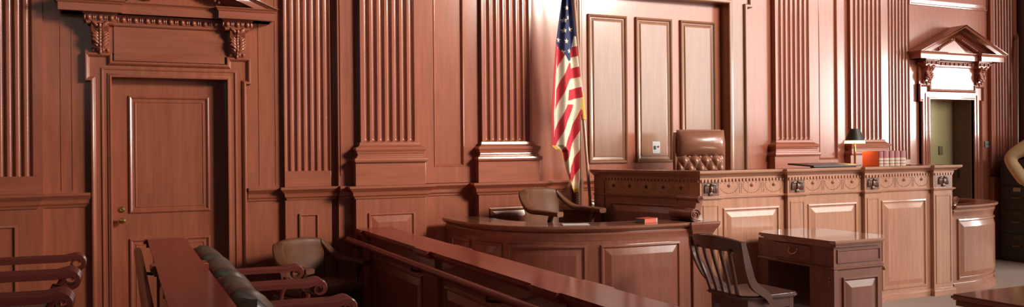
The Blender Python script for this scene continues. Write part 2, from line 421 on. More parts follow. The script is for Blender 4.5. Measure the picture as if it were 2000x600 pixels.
def surround(X0, X1, ztop, t, mV, mH):
    c = (X0+X1)/2; hw = (X1-X0)/2; y = YW
    L = lambda v: c-hw-v
    o = .155; e = .196
    outer = [(c-hw-o, 0), (c-hw-o, ztop-.035), (c-hw-e, ztop-.035), (c-hw-e, ztop+.195), (c-hw+.005, ztop+.195), (c-hw+.005, ztop+.130),
             (c+hw-.005, ztop+.130), (c+hw-.005, ztop+.195), (c+hw+e, ztop+.195), (c+hw+e, ztop-.035), (c+hw+o, ztop-.035), (c+hw+o, 0)]
    inner = [(c-hw, 0), (c-hw, ztop), (c+hw, ztop), (c+hw, 0)]
    b = NB(); prism(b, outer+inner[::-1], y-.028, y)
    # path runs up the left side, so "right of the path" points inwards to the door: the bead lies inside the outline
    sweep(b, outer, [(0, 0), (0, .048), (.006, .055), (.016, .056), (.024, .050), (.030, .040), (.036, .030), (.036, 0)], 'xz', y)
    sweep(b, inner, [(0, 0), (0, .040), (-.004, .044), (-.014, .044), (-.018, .038), (-.030, .036), (-.034, 0)], 'xz', y)
    sweep(b, inner, [(-.060, 0), (-.060, .030), (-.064, .038), (-.074, .038), (-.078, .030), (-.078, 0)], 'xz', y)
    arch = obj('architrave', b, mV, t)
    b = NB(); box(b, c-hw-.19, c+hw+.19, y-.035, y, ztop+.195, ztop+.46); box(b, c-hw+.02, c+hw-.02, y-.045, y, ztop+.135, ztop+.43)
    obj('frieze_board', b, mH, t)
    for s in (-1, 1):
        cx = c+s*(hw+.080)
        b = NB()
        prof = [(y, ztop+.20), (y-.052, ztop+.20), (y-.060, ztop+.235), (y-.055, ztop+.28), (y-.075, ztop+.33), (y-.115, ztop+.37), (y-.135, ztop+.40), (y-.130, ztop+.415), (y, ztop+.415)]
        prism(b, prof, cx-.062, cx+.062, 'x')
        con = obj('console_bracket', b, mV, t)
        b = NB(); acanthus(b, cx, y, ztop+.205, ztop+.405, .125); obj('leaf_carving', b, mV, con, 60)
    # bed mould that steps out over each console
    z = ztop+.415
    pathx = [(c-hw-.20, y), (c-hw-.20, y-.15), (c-hw+.045, y-.15), (c-hw+.045, y-.09), (c+hw-.045, y-.09), (c+hw-.045, y-.15), (c+hw+.20, y-.15), (c+hw+.20, y)]
    b = NB(); sweep(b, pathx, [(-.16, z), (-.03, z), (-.022, z+.010), (-.022, z+.022), (-.016, z+.026), (-.016, z+.075), (.004, z+.082), (.004, z+.09), (-.16, z+.09)])
    obj('bed_moulding', b, mH, t)
    b = NB()
    for (xa, ya), (xb, yb) in zip(pathx, pathx[1:]):
        ln = math.hypot(xb-xa, yb-ya); n = max(1, round(ln/.088))
        if ya != yb and ln < .09: continue
        f = face_map((xa, ya), (xb, yb))
        for k in range(n):
            u = (k+.5)*ln/n; p = f(u, z+.050, -.010); ball(b, p, .021, (.85, .85, 1.05))
            for s2 in (-1, 1):
                q = f(u+s2*ln/n*.42, z+.052, -.012); ball(b, q, .007, (1, 1, 3))
    obj('egg_and_dart', b, mV, t, 60)
    # horizontal cornice with the same breaks, then the raking cornice
    z = z+.088; W = hw+.375
    pathc = [(c-W, y), (c-W, y-.215), (c-hw+.085, y-.215), (c-hw+.085, y-.155), (c+hw-.085, y-.155), (c+hw-.085, y-.215), (c+W, y-.215), (c+W, y)]
    b = NB(); sweep(b, pathc, [(-.20, z), (-.004, z), (-.004, z+.060), (.004, z+.064), (.010, z+.078), (.022, z+.088), (.022, z+.094), (-.20, z+.094)])
    inn = [(c-W, z), (c+W, z)]
    box(b, c-W+.02, c+W-.02, y-.16, y, z, z+.09)
    obj('cornice', b, mH, t)
    z2 = z+.094; rise = .355; Wt = W+.022
    b = NB()
    sl = rise/Wt
    for s in (-1, 1):
        a = (c+s*Wt, z2); p = (c, z2+rise)
        path = [a, p] if s < 0 else [p, a]
        d = Vector((path[1][0]-path[0][0], path[1][1]-path[0][1])).normalized()
        # profile offsets to the right of the path (down, into the pediment) 
        prof = [(-.004, 0), (-.004, .255), (.008, .255), (.016, .243), (.026, .236), (.030, .228), (.075, .228), (.075, .16), (.085, .155), (.100, .140), (.112, .12), (.125, .10), (.125, 0)]
        rings = []
        nrm = Vector((d.y, -d.x))
        for end in (0, 1):
            q = path[end]; r = []
            apex = (q == p)
            for aa, bb in prof:
                if apex:  # mitre on the centre line
                    k = aa/abs(nrm.y); r.append((c, y-bb, q[1]-k))
                else:     # cut level along the cornice top
                    k = aa/abs(nrm.y); zz = q[1]; xx = q[0]-s*(k/sl)
                    r.append((xx, y-bb, zz))
            rings.append(r)
        loft(b, rings)
    ped = obj('raking_cornice', b, mH, t)
    b = NB(); prism(b, [(c-Wt+.2, z2), (c+Wt-.2, z2), (c, z2+rise-.06)], y-.05, y); 
    prism(b, [(c-.36, z2), (c+.22, z2), (c-.07, z2+.20)], y-.10, y-.05)
    obj('tympanum', b, mV, t)
    b = NB()
    for s in (-1, 1):
        n = 11
        for k in range(1, n):
            tt = k/n; x = c+s*(.045+tt*(Wt-.48)); zz = z2+rise-.135-abs(x-c)*sl
            if zz < z2+.02: continue
            ball(b, (x, y-.125, zz-.012), .014, (1, 1.2, 1.1), seg=8, ring=5)
    obj('egg_carving', b, mV, t, 60)
    return ped
d1 = structure(thing('door_1', 'closed panelled wooden door under a carved pediment, at left', 'door', (.3875, YW, 0)))
surround(-.06, .835, 2.17, d1, W_V, W_H)
b = NB()
for s, cx in ((-1, .3875),):   # carved scroll inside the left pediment
    for k in range(14):
        a = k*.55; r = .10-.006*k
        ball(b, (cx-.17+r*cos(a), YW-.12, 2.84+r*.55*sin(a)), .017)
    ball(b, (cx-.17, YW-.13, 2.835), .035)
obj('scroll_carving', b, W_V, d1, 60)
b = NB(); box(b, -.06, .835, 7.69, 7.74, 0, 2.17)
leaf = obj('door_leaf', b, W_V, d1)
fm = face_map((0, 7.69), (.8, 7.69))
for z0, z1 in ((1.045, 2.03), (.18, .835)):
    b = NB(); panel(b, fm, .062, .70, z0, z1, ((0, 0), (.004, .014), (.014, .018), (.024, .012), (.030, .003), (.046, .002), (.050, .007), (.056, .007), (.060, .002)))
    obj('door_panel', b, W_V, leaf)
b = NB()
rings = []
for r, d in ((.016, 0), (.016, .004), (.009, .008), (.009, .03), (.020, .036), (.029, .048), (.030, .058), (.024, .068), (.008, .072)):
    rings.append([(.005+r*cos(2*pi*k/20), 7.69-d, .99+r*.85*sin(2*pi*k/20)) for k in range(20)])
loft(b, rings); obj('door_knob', b, BRS, leaf)
b = NB(); rings = []
for r, d in ((.026, 0), (.026, .004), (.020, .010), (.010, .012), (.004, .010)):
    rings.append([(.005+r*cos(2*pi*k/20), 7.69-d, 1.08+r*sin(2*pi*k/20)) for k in range(20)])
loft(b, rings); obj('lock_cylinder', b, BRD, leaf)

d2 = structure(thing('door_2', 'open doorway under a carved pediment, at right', 'door', (9.925, YW, 0)))
surround(9.50, 10.35, 2.15, d2, W_V, W_H)
b = NB(); box(b, 10.30, 10.34, 7.55, 7.6, 1.1, 1.2); b.free()
b = NB(); box(b, 10.05, 10.12, 7.86, 7.8745, 1.42, 1.54, .003); sw = obj('light_switch', b, plain('bronze_plate', (.16, .11, .05), .4), None)
tag(sw, 'small dark switch plate on the olive wall seen through the open doorway', 'light switch')
b = NB(); box(b, 10.328, 10.338, 7.78, 7.81, 1.10, 1.22, .002); sp = obj('strike_plate', b, BLK, d2)

# ---------------------------------------------------------------- portal behind the judge
pt = thing('panelled_portal', 'tall three-panelled wooden recess with moulded frame behind the judge', 'wall panelling', (5.2, YD, 0))
fm = face_map((4.2, YD), (6.2, YD))
PORT = ((0, 0), (.003, .026), (.012, .030), (.022, .026), (.034, .008), (.040, .008), (.060, -.006+.008), (.064, .001), (.068, .010), (.074, .011))
for a, c_ in ((4.41, 4.886), (4.996, 5.467), (5.577, 6.06)):
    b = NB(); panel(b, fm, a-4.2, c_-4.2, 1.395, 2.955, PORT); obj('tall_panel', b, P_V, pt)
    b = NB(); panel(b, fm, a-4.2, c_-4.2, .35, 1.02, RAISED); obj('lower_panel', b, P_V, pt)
bo = [(4.19, 0), (4.19, 3.14), (4.05, 3.14), (4.05, 3.5), (6.47, 3.5), (6.47, 3.12), (6.40, 3.12), (6.40, 0)]
bi = [(4.267, 0), (4.267, 3.155), (6.146, 3.155), (6.146, 0)]
b = NB(); prism(b, bo+bi[::-1], YP-.05, YD)
sweep(b, bi, [(-.001, .0), (-.001, .145), (-.012, .150), (-.030, .150), (-.040, .142), (-.055, .140), (-.060, .132), (-.060, 0)], 'xz', YD)
sweep(b, bo[4:], [(0, 0), (0, .15), (.010, .160), (.030, .160), (.040, .15), (.040, 0)], 'xz', YD)
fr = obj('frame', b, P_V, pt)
b = NB()
for k in range(110):
    z = .9+k*.0205
    ball(b, (6.425, YP-.012, z), .013, (1.4, 1, .8), seg=6, ring=5)
    ball(b, (6.405 if k % 2 else 6.44, YP-.018, z+.006), .008, seg=6, ring=4)
obj('carved_strip', b, B_C, fr, 60)
b = NB()
for k in range(110):
    z = .9+k*.0205
    ball(b, (4.205, YP-.055, z), .009, (1.2, 1, .8), seg=6, ring=5)
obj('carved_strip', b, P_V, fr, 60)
b = NB(); box(b, 5.20, 5.30, YD-.014, YD-.006, 1.49, 1.62, .003)
sk = thing('wall_socket_plate', 'small grey switch plate with a red button on the middle tall panel', 'switch plate', (5.25, YD-.01, 1.49))
obj('plate', b, GRY, sk)
b = NB(); box(b, 5.218, 5.244, YD-.020, YD-.012, 1.535, 1.575, .002); obj('socket', b, BLK, sk)
b = NB(); ball(b, (5.275, YD-.016, 1.565), .011); obj('button', b, RDM, sk)

# ================================================================ JUDGE'S BENCH
bench = thing('judges_bench', 'long raised wooden bench with eagle carvings, swag frieze and tall raised panels', 'judge bench', (6.2, 6.0, 0))
BX0, BX1, BY = 4.62, 7.88, 6.0
sideA, sideB = (4.26, 7.2), (4.62, 6.0)
b = NB()
prism(b, [(4.62, 6.04), (7.86, 6.04), (7.86, 7.0), (7.80, 7.0), (7.80, 6.10), (4.68, 6.10), (4.33, 7.22), (4.27, 7.2)], 0, 1.28, 'z')
obj('carcass', b, B_V, bench)
posts = [(4.62, 4.845), (5.625, 5.85), (6.61, 6.82), (7.58, 7.86)]
def post_path(off=0):
    p = [sideA, (4.62, 6.0)]
    for i, (a, c_) in enumerate(posts):
        if i: p += [(a, 6.045), (a, 6.0)]
        if i < 3: p += [(c_, 6.0), (c_, 6.045)]
        else: p += [(c_, 6.0), (c_, 6.6)]
    return p
path = post_path()
b = NB(); sweep(b, path, [(-.05, 1.262), (.010, 1.262), (.012, 1.272), (.012, 1.288), (.030, 1.294), (.034, 1.302), (.052, 1.310), (.066, 1.322), (.070, 1.332), (.070, 1.345), (-.10, 1.345), (-.10, 1.32), (-.05, 1.3)])
obj('cornice', b, B_H, bench)
b = NB(); sweep(b, path, [(-.03, 1.085), (.008, 1.085), (.010, 1.092), (.022, 1.097), (.024, 1.108), (.012, 1.114), (-.03, 1.114)])
obj('frieze_moulding', b, B_H, bench)
b = NB(); sweep(b, path, [(-.03, 0), (.022, 0), (.022, .05), (.014, .065), (.006, .075), (-.03, .08)])
obj('plinth', b, B_H, bench)
b = NB()
segs = [(Vector(p), Vector(q)) for p, q in zip(path, path[1:])]
for p, q in segs:
    ln = (q-p).length
    if ln < .1: continue
    f = face_map(p, q); n = round(ln/.040)
    for k in range(n):
        u = (k+.5)*ln/n
        slab(b, f, u-.011, u+.011, 1.243, 1.268, -.01, .016)
sweep(b, path, [(-.02, 1.246), (.004, 1.246), (.004, 1.264), (-.02, 1.264)])
obj('dentil_course', b, B_H, bench)
def eagle(b, f, u, z, s=1.0):
    def B(du, dz, o, r, sc, ang=0):
        c = f(u+du*s, z+dz*s, o)
        ball(b, c, r*s, sc, Matrix.Rotation(ang, 3, 'Y'), 8, 6)
    B(0, 0, .012, .022, (.9, .8, 1.5)); B(0, .042, .020, .013, (1, 1, 1)); B(.010, .040, .030, .006, (1.6, 1, .8))
    B(0, -.040, .010, .016, (1.3, .5, 1.2))
    for sd in (-1, 1):
        B(sd*.038, .036, .014, .012, (2.4, .8, .9), sd*.15)
        for k in range(5):
            B(sd*(.028+.0095*k), .002-.003*abs(k-2), .010, .0068, (.75, .9, 5.8-.3*abs(k-2)), -sd*.07)
        B(sd*.014, -.048, .012, .008, (.8, .8, 1.6), sd*.2)
for i, (a, c_) in enumerate(posts):
    b = NB(); box(b, a, c_, 6.0, 6.06, .0, 1.265, .002)
    po = obj('post', b, B_V, bench)
    f = face_map((a, 6.0), (c_, 6.0)); wdt = c_-a
    b = NB(); panel(b, f, .028, wdt-.022, .12, 1.04, ((0, 0), (.003, .006), (.012, .006), (.016, .001))); obj('post_panel', b, B_V, po)
    b = NB(); slab(b, f, .02, wdt-.02, 1.120, 1.238, 0, .003); eagle(b, f, wdt/2, 1.182, 1.0); obj('eagle_carving', b, B_C, po, 60)
def swag(b, f, uc, wd, z0=1.118, z1=1.238):
    r = wd*.40; zc = z1-.026
    slab(b, f, uc-wd*.485, uc+wd*.485, z0+.004, z1-.002, -.008, -.001)
    for k in range(15):
        a = pi+pi*k/14
        p = f(uc+r*cos(a), zc+.078*sin(a)+0, .003); ball(b, p, .0042, seg=6, ring=4)
    for k in range(5):
        p = f(uc-wd*.36+wd*.18*k, z1-.010, .003); ball(b, p, .0036, seg=6, ring=4)
    for s in (-1, 1):
        for k in range(8):
            p = f(uc+s*wd*.46, z1-.012-.0125*k, .002); ball(b, p, .0042, seg=6, ring=4)
def rosette(b, f, uc, z):
    for k in range(6):
        a = k*pi/3; ball(b, f(uc+.010*cos(a), z+.010*sin(a), .006), .0072, seg=6, ring=4)
    ball(b, f(uc, z, .014), .007, seg=8, ring=6)
for (a0, a1), (n0, n1) in zip(posts, posts[1:]):
    f = face_map((a1, 6.045), (n0, 6.045)); ln = n0-a1
    b = NB(); slab(b, f, 0, ln, .0, 1.265, -.02, 0); fl = obj('panelled_front', b, B_V, bench)
    b = NB(); slab(b, f, 0, ln, 1.116, 1.243, 0, .004); fz = obj('frieze', b, B_F, bench)
    ff = face_map((a1, 6.041), (n0, 6.041))
    for k in range(3):
        uc = ln*(k+.5)/3
        b = NB(); swag(b, ff, uc, ln/3); obj('swag_carving', b, B_C, fz, 60)
        b = NB(); rosette(b, ff, uc, 1.205); obj('rosette', b, B_H, fz, 60)
    b = NB(); panel(b, f, .055, ln-.07, .105, 1.005, RAISED); obj('raised_panel', b, B_V, fl)
# left return, always in shade
f = face_map(sideA, sideB); ln = (Vector(sideB)-Vector(sideA)).length
b = NB(); slab(b, f, 0, ln, 0, 1.265, -.03, 0); sd = obj('side_panelling', b, B_V, bench)
b = NB(); slab(b, f, 0, .13, 0, 1.265, 0, .012); obj('side_post', b, B_V, sd)
b = NB(); slab(b, f, .14, ln-.02, 1.116, 1.243, 0, .004); fz = obj('side_frieze', b, B_F, bench)
for k in range(5):
    b = NB(); swag(b, f, .25+.2*k, .2); rosette(b, f, .25+.2*k, 1.19); obj('swag_carving', b, B_C, fz, 60)
b = NB(); panel(b, f, .2, ln-.1, .5, 1.04, RAISED); obj('raised_panel', b, B_V, sd)
# desk surface behind the ledge
b = NB(); prism(b, [(4.66, 6.10), (7.80, 6.10), (7.80, 6.62), (4.50, 6.62)], 1.235, 1.262, 'z'); obj('desktop', b, D_T, bench)
b = NB(); box(b, 4.62, 7.86, 6.03, 6.13, 1.325, 1.345, .002); obj('ledge', b, B_H, bench)
# dais under the judge
b = NB(); prism(b, [(4.35, 7.48), (4.70, 6.11), (7.79, 6.11), (7.79, 7.36), (4.7, 7.36)], 0, .40, 'z')
tag(obj('dais', b, CAR), 'raised carpeted floor behind the long wooden bench', 'dais')

# things on the bench ------------------------------------------------------------
lp = thing('desk_lamp', 'small brass desk lamp with lit black shade on the long bench', 'lamp', (7.02, 6.50, 1.262))
lx, ly = 7.02, 6.50
b = NB(); lathe(b, [(.001, 0), (.065, 0), (.065, .012), (.05, .020), (.02, .026), (.012, .05)], (lx, ly, 1.262)); obj('lamp_base', b, BRS, lp)
b = NB(); lathe(b, [(.010, .04), (.016, .07), (.013, .10), (.010, .13), (.012, .18), (.009, .30), (.012, .315), (.014, .33), (.006, .345), (.006, .40), (.001, .40)], (lx, ly, 1.262)); obj('stem', b, BRS, lp)
b = NB()
for rr, zz in (((.052, .098), (.445, .335)),):
    lathe_pts = [(.050, .472), (.098, .345), (.095, .345), (.047, .471)]
    rings = [[(lx+r*cos(2*pi*k/28), ly+r*sin(2*pi*k/28), 1.262+z) for k in range(28)] for r, z in lathe_pts]
    loft(b, rings+[rings[0]], True, False)
shade = obj('lamp_shade', b, SHD, lp)
b = NB(); rings = [[(lx+r*cos(2*pi*k/28), ly+r*sin(2*pi*k/28), 1.262+z) for k in range(28)] for r, z in ((.0945, .346), (.062, .43))]
loft(b, rings, True, False); rings2 = [[(lx+r*cos(2*pi*k/28), ly+r*sin(2*pi*k/28), 1.262+z) for k in range(28)] for r, z in ((.104, .318), (.099, .346))]
loft(b, rings2, True, False); obj('shade_lining', b, SHI, shade)
b = NB(); ball(b, (lx, ly, 1.262+.375), .026); obj('bulb', b, BUL, lp)
l = bpy.data.lights.new('lamp_glow', 'POINT'); l.energy = 3.5; l.color = (1, .72, .38); l.shadow_soft_size = .03
lo = bpy.data.objects.new('lamp_glow', l); COL.objects.link(lo); lo.location = (lx, ly, 1.262+.34)
lo.parent = lp; lo.location = (0, 0, .34)
# law books
bx = 7.085; ZB_ = 1.2625
bl = ['leftmost law book of the row beside the lamp, its red cover facing left', 'second law book from the left in the row beside the lamp, maroon with cream bands',
      'middle one of the five law books in the row beside the lamp', 'fourth law book from the left in the row beside the lamp', 'rightmost law book of the row beside the lamp']
for i in range(5):
    wd = (.062, .078, .076, .076, .082)[i]; hh = (.232, .238, .236, .237, .235)[i]
    t = thing('law_book', bl[i], 'book', (bx+wd/2, 6.36, 1.262), 'law books in a row on the long bench')
    b = NB(); box(b, bx, bx+.004, 6.25, 6.46, 1.262, 1.262+hh); box(b, bx+wd-.004, bx+wd, 6.25, 6.46, 1.262, 1.262+hh)
    obj('cover', b, RED if i == 0 else MAR, t)
    b = NB(); rings = []
    for k in range(7):
        a = pi*k/6; rings.append([(bx+wd/2-wd/2*cos(a), 6.25-.010*sin(a), z) for z in (1.262, 1.262+hh)]+[(bx+wd/2-wd/2*cos(a)*.9, 6.254-.002*sin(a), z) for z in (1.262+hh, 1.262)])
    loft(b, rings); obj('spine', b, MAR, t)
    b = NB(); box(b, bx+.004, bx+wd-.004, 6.258, 6.453, 1.268, 1.262+hh-.005); obj('page_block', b, CRM, t)
    b = NB()
    for z, h2 in ((.030, .030), (.072, .026), (.108, .022), (.140, .022)):
        rings = []
        for k in range(7):
            a = pi*(.08+.84*k/6); rings.append([(bx+wd/2-wd/2*cos(a), 6.249-.0115*sin(a), zz) for zz in (1.262+z, 1.262+z+h2)])
        loft(b, rings, False, False)
    obj('title_band', b, CRM, t)
    bx += wd+.005
b = NB(); prism(b, [(6.16, 1.345), (6.16, 1.362), (6.30, 1.40), (6.42, 1.40), (6.42, 1.262), (6.36, 1.262), (6.20, 1.262), (6.20, 1.345)], 6.02, 6.72, 'x')
b.free()
dp = thing('binder', 'flat black binder lying on the long bench left of the lamp', 'binder', (6.42, 6.3, 1.345))
b = NB(); box(b, 6.10, 6.62, 6.14, 6.20, 1.262, 1.352, .003); obj('support', b, PAD, dp)
b = NB(); loft(b, [[(x, 6.10, 1.352), (x, 6.45, 1.368), (x, 6.45, 1.384), (x, 6.10, 1.366)] for x in (6.05, 6.68)]); obj('cover', b, PAD, dp)

# ---------------------------------------------------------------- judge's chair (tufted)
def tuftf(u, v, nu, nv):
    a = (u*nu+v*nv); c_ = (u*nu-v*nv)
    return (abs(sin(pi*a/2)*sin(pi*c_/2)))**.55
def cushion(b, w, h, thick, bulge, tuft=None, M=Matrix.Identity(4), nu=48, nv=48, rx=.5):
    """upright pad, front towards -Y, sits from z=0..h, x=-w/2..w/2"""
    def edge(s): return (max(0, 1-abs(2*s-1)**5))**.5
    F = []; Bk = []
    for j in range(nv+1):
        v = j/nv; rf = []; rb = []
        for i in range(nu+1):
            u = i/nu; e = edge(u)*edge(v)
            d = thick*.5*e+bulge*sin(pi*v)*sin(pi*u)**.5 if 0 < u < 1 else 0
            if tuft and 0 < u < 1: d += tuft[2]*e*(tuftf(u, v, tuft[0], tuft[1])-.5)
            rf.append(b.verts.new(M @ Vector(((u-.5)*w, -d, v*h))))
            rb.append(rf[-1] if (i in (0, nu) or j in (0, nv)) else b.verts.new(M @ Vector(((u-.5)*w, thick*.5*e, v*h))))
        F.append(rf); Bk.append(rb)
    for G, fl in ((F, 0), (Bk, 1)):
        for j in range(nv):
            for i in range(nu):
                q = (G[j][i], G[j][i+1], G[j+1][i+1], G[j+1][i])
                q = list(dict.fromkeys(q))
                if len(q) > 2:
                    try: b.faces.new(q if not fl else q[::-1])
                    except ValueError: pass
jc = thing('judges_chair', 'high-backed buttoned brown leather chair behind the long bench', 'chair', (0, 0, 0))
T = lambda x, y, z: Matrix.Translation((x, y, z))
b = NB(); cushion(b, .52, .27, .11, .055, None, T(0, .20, .77), 30, 30); obj('headrest', b, LEB, jc, 60)
b = NB(); cushion(b, .50, .42, .10, .02, (8.5, 4.6, .050), T(0, .205, .375), 96, 84); obj('backrest', b, LEB, jc, 60)
b = NB(); prism(b, [(-.265, .40), (.265, .40), (.275, .9), (.262, 1.02), (.22, 1.045), (-.22, 1.045), (-.262, 1.02), (-.275, .9)], .20, .27); obj('back_shell', b, LEB, jc)
b = NB(); cushion(b, .54, .52, .14, .02, None, T(0, .20, .42) @ Matrix.Rotation(radians(90), 4, 'X'), 24, 24); obj('seat', b, LEB, jc, 60)
for s in (-1, 1):
    b = NB(); tube(b, spline([(s*.27, .22, .68), (s*.31, .05, .67), (s*.31, -.15, .65), (s*.30, -.22, .61)], 5), .028, 10); ar = obj('arm', b, LEB, jc, 60)
    b = NB(); tube(b, spline([(s*.31, -.12, .64), (s*.30, -.10, .52), (s*.26, -.08, .38)], 4), .018, 8); obj('arm_support', b, C_W, ar, 60)
b = NB(); tube(b, [(0, 0, .10), (0, 0, .36)], .035); obj('column', b, BLK, jc)
for k in range(5):
    a = 2*pi*k/5; b = NB(); tube(b, [(0, 0, .11), (.15*cos(a), .15*sin(a), .10), (.28*cos(a), .28*sin(a), .05)], [.028, .024, .018], 8)
    lg = obj('leg', b, C_W, jc, 60)
    b = NB(); ball(b, (.28*cos(a), .28*sin(a), .026), .026); obj('caster', b, BLK, lg)
jc.location = (5.33, 6.78, .70); jc.rotation_euler = (0, 0, radians(-14))
jc.location.z = .40
# lift: chair built so its headrest top stands 1.34 above the dais
for ch in jc.children:
    if ch.name.split('.')[0] in ('headrest', 'backrest', 'back_shell'): ch.location.z += .29
    if ch.name.split('.')[0] in ('seat', 'arm'): ch.location.z += .10
for ch in jc.children:
    if ch.name.split('.')[0] == 'column': ch.scale.z = 1.3

# ================================================================ CURVED DESKS (clerk's desk at left, witness stand at right)
CAP = [(-.16, .885), (-.02, .885), (.004, .862), (.010, .860), (.014, .872), (.030, .880), (.046, .893), (.052, .900), (.052, .914), (.046, .920), (-.16, .920)]
UNDER = [(-.02, .80), (.003, .80), (.006, .815), (.014, .835), (.022, .852), (.022, .864), (-.02, .864)]
clerk_pts = [tuple(p) for p in spline([(2.76, 7.36), (2.765, 6.85), (2.86, 6.47), (3.16, 6.09), (3.62, 5.87), (4.14, 5.83), (4.42, 5.84)], 8)]
cd = thing('clerks_desk', 'curved wooden panelled desk attached to the left end of the long bench', 'desk', (3.5, 6.4, 0))
f = curve_map(clerk_pts); Lc = f.length
b = NB(); mould(b, f, 0, Lc, [(-.05, 0), (0, 0), (0, .885), (-.05, .885)], 48); obj('curved_front', b, K_V, cd)
b = NB(); mould(b, f, 0, Lc, CAP, 60); mould(b, f, 0, Lc, [(-.34, .888), (-.15, .888), (-.15, .920), (-.34, .920)], 60); obj('desktop', b, D_T, cd)
b = NB(); mould(b, f, 0, Lc, UNDER, 60); obj('cornice_moulding', b, K_H, cd)
b = NB(); mould(b, f, 0, Lc, [(-.02, 0), (.02, 0), (.02, .08), (.008, .10), (-.02, .10)], 60); obj('plinth', b, K_H, cd)
def u_at(pts, ff, X):   # arc length where the curve passes X
    best = min(range(200), key=lambda k: abs(ff(ff.length*k/199, 0, 0)[0]-X)); return ff.length*best/199
u1, u2, u3, u4 = u_at(clerk_pts, f, 2.95), u_at(clerk_pts, f, 3.47), u_at(clerk_pts, f, 3.56), u_at(clerk_pts, f, 4.27)
for a, c_ in ((.15, .55), (.62, u1-.10), (u1-.04, u2-.04), (u3-.02, u4)):
    b = NB(); panel(b, f, a, c_, .14, .765, RAISED, 12); obj('raised_panel', b, K_V, cd)
# end pilaster against the bench
b = NB(); box(b, 4.40, 4.60, 5.815, 6.02, 0, .87, .003); 
sweep(b, [(4.40, 6.1), (4.40, 5.815), (4.60, 5.815), (4.60, 5.99)], [(0, .80), (.003, .80), (.010, .82), (.024, .85), (.04, .872), (.052, .90), (.052, .914), (.046, .92), (0, .92)])
box(b, 4.40, 4.60, 5.815, 6.1, .86, .92)
obj('end_pilaster', b, K_V, cd)
def volute(b, c, r, axis, wd):
    """spiral roll: round cylinder with a raised spiral on its end"""
    ax = Vector((axis[0], axis[1], 0)).normalized(); side = Vector((-ax.y, ax.x, 0))
    C0 = Vector(c)
    rings = [[C0-ax*t+side*r*cos(2*pi*k/20)+Vector((0, 0, r*sin(2*pi*k/20))) for k in range(20)] for t in (0, wd*.3, wd)]
    loft(b, rings)
    pts = []; rads = []
    for k in range(34):
        a = k*.40; rr = r*(1-k/38); pts.append(C0+ax*.006+side*rr*cos(a)+Vector((0, 0, rr*sin(a)))); rads.append(.0075*(1-.4*k/34)*r/.05)
    tube(b, pts, rads, 6); ball(b, C0+ax*.008, r*.16)
b = NB()
volute(b, (4.455, 5.86, .975), .053, (0, -1), .30); volute(b, (4.515, 5.87, 1.105), .030, (0, -1), .30)
loft(b, [[(x, y, z) for x, y, z in ((4.485+dx-.02, yy, zz), (4.53+dx, yy, zz), (4.53+dx, yy2, zz), (4.485+dx-.02, yy2, zz))] for dx, yy, yy2, zz in ((.02, 5.87, 6.14, .925), (.0, 5.88, 6.14, .99), (.015, 5.88, 6.14, 1.05), (.03, 5.88, 6.14, 1.10))])
obj('scroll_bracket', b, K_V, cd, 50)
b = NB(); prism(b, [(2.83, 7.35), (2.83, 6.9), (2.95, 6.5), (3.22, 6.17), (3.64, 5.95), (4.45, 5.92), (4.58, 5.98), (4.24, 7.15), (4.1, 7.35)], 0, .38, 'z')
tag(obj('platform', b, CAR), 'raised floor behind the curved desk at left', 'platform')
# low parapet between the desk and the wall, seen behind the armchair
lw = thing('low_parapet', 'low dark wooden parapet with flat top behind the armchair, at the bench end', 'parapet', (4.12, 7.2, 0))
b = NB(); prism(b, [(3.99, 7.36), (4.20, 6.98), (4.24, 7.0), (4.03, 7.38)], .38, .95, 'z'); obj('parapet_wall', b, D_V, lw)
b = NB(); prism(b, [(3.95, 7.36), (4.17, 6.94), (4.27, 6.99), (4.08, 7.38)], .95, .985, 'z'); obj('parapet_cap', b, B_H, lw)
# things on the clerk's desk
bk = thing('red_book', 'small red book with blue-grey pages lying on the curved desk', 'book', (4.06, 5.93, .92))
b = NB()
Mb = Matrix.Translation((4.03, 5.96, .92)) @ Matrix.Rotation(radians(14), 4, 'Z')
def mbox(b, M, *a):
    n0 = set(b.verts); box(b, *a)
    for v in b.verts:
        if v not in n0: v.co = M @ v.co
mbox(b, Mb, -.085, .075, -.055, .055, 0, .004); mbox(b, Mb, -.085, .075, -.055, .055, .036, .040); mbox(b, Mb, -.085, .06, -.055, -.051, 0, .04); obj('cover', b, RED, bk)
b = NB(); mbox(b, Mb, -.08, .08, -.050, .051, .004, .036); obj('page_block', b, PAG, bk)
b = NB(); Mp = Matrix.Translation((3.42, 6.10, .9212)) @ Matrix.Rotation(radians(-22), 4, 'Z')
mbox(b, Mp, -.11, .11, -.06, .06, 0, .003)
tag(obj('paper_sheet', b, PAP), 'white sheet of paper on the curved desk below the armchair', 'paper')

# witness stand
ws = thing('witness_stand', 'curved wooden witness stand joined to the right end of the long bench', 'witness stand', (8.5, 6.5, 0))
wit = [tuple(p) for p in spline([(7.88, 6.02), (8.30, 6.04), (8.68, 6.14), (8.92, 6.34), (9.02, 6.62), (9.02, 7.1), (9.02, 7.36)], 8)]
f = curve_map(wit); Lw = f.length
b = NB(); mould(b, f, 0, Lw, [(-.05, 0), (0, 0), (0, .885), (-.05, .885)], 48); obj('curved_front', b, S_V, ws)
b = NB(); mould(b, f, 0, Lw, CAP, 60); prism(b, [(7.88, 7.05), (8.9, 7.05), (8.9, 7.36), (7.88, 7.36)], .888, .920, 'z'); obj('handrail_cap', b, S_H, ws)
b = NB(); mould(b, f, 0, Lw, UNDER, 60); obj('cornice_moulding', b, S_H, ws)
b = NB(); mould(b, f, 0, Lw, [(-.02, 0), (.02, 0), (.02, .08), (.008, .10), (-.02, .10)], 60); obj('plinth', b, S_H, ws)
b = NB(); panel(b, f, .08, 1.10, .13, .775, RAISED, 16); obj('raised_panel', b, S_V, ws)
b = NB(); panel(b, f, 1.25, Lw-.2, .13, .775, RAISED, 12); obj('raised_panel', b, S_V, ws)
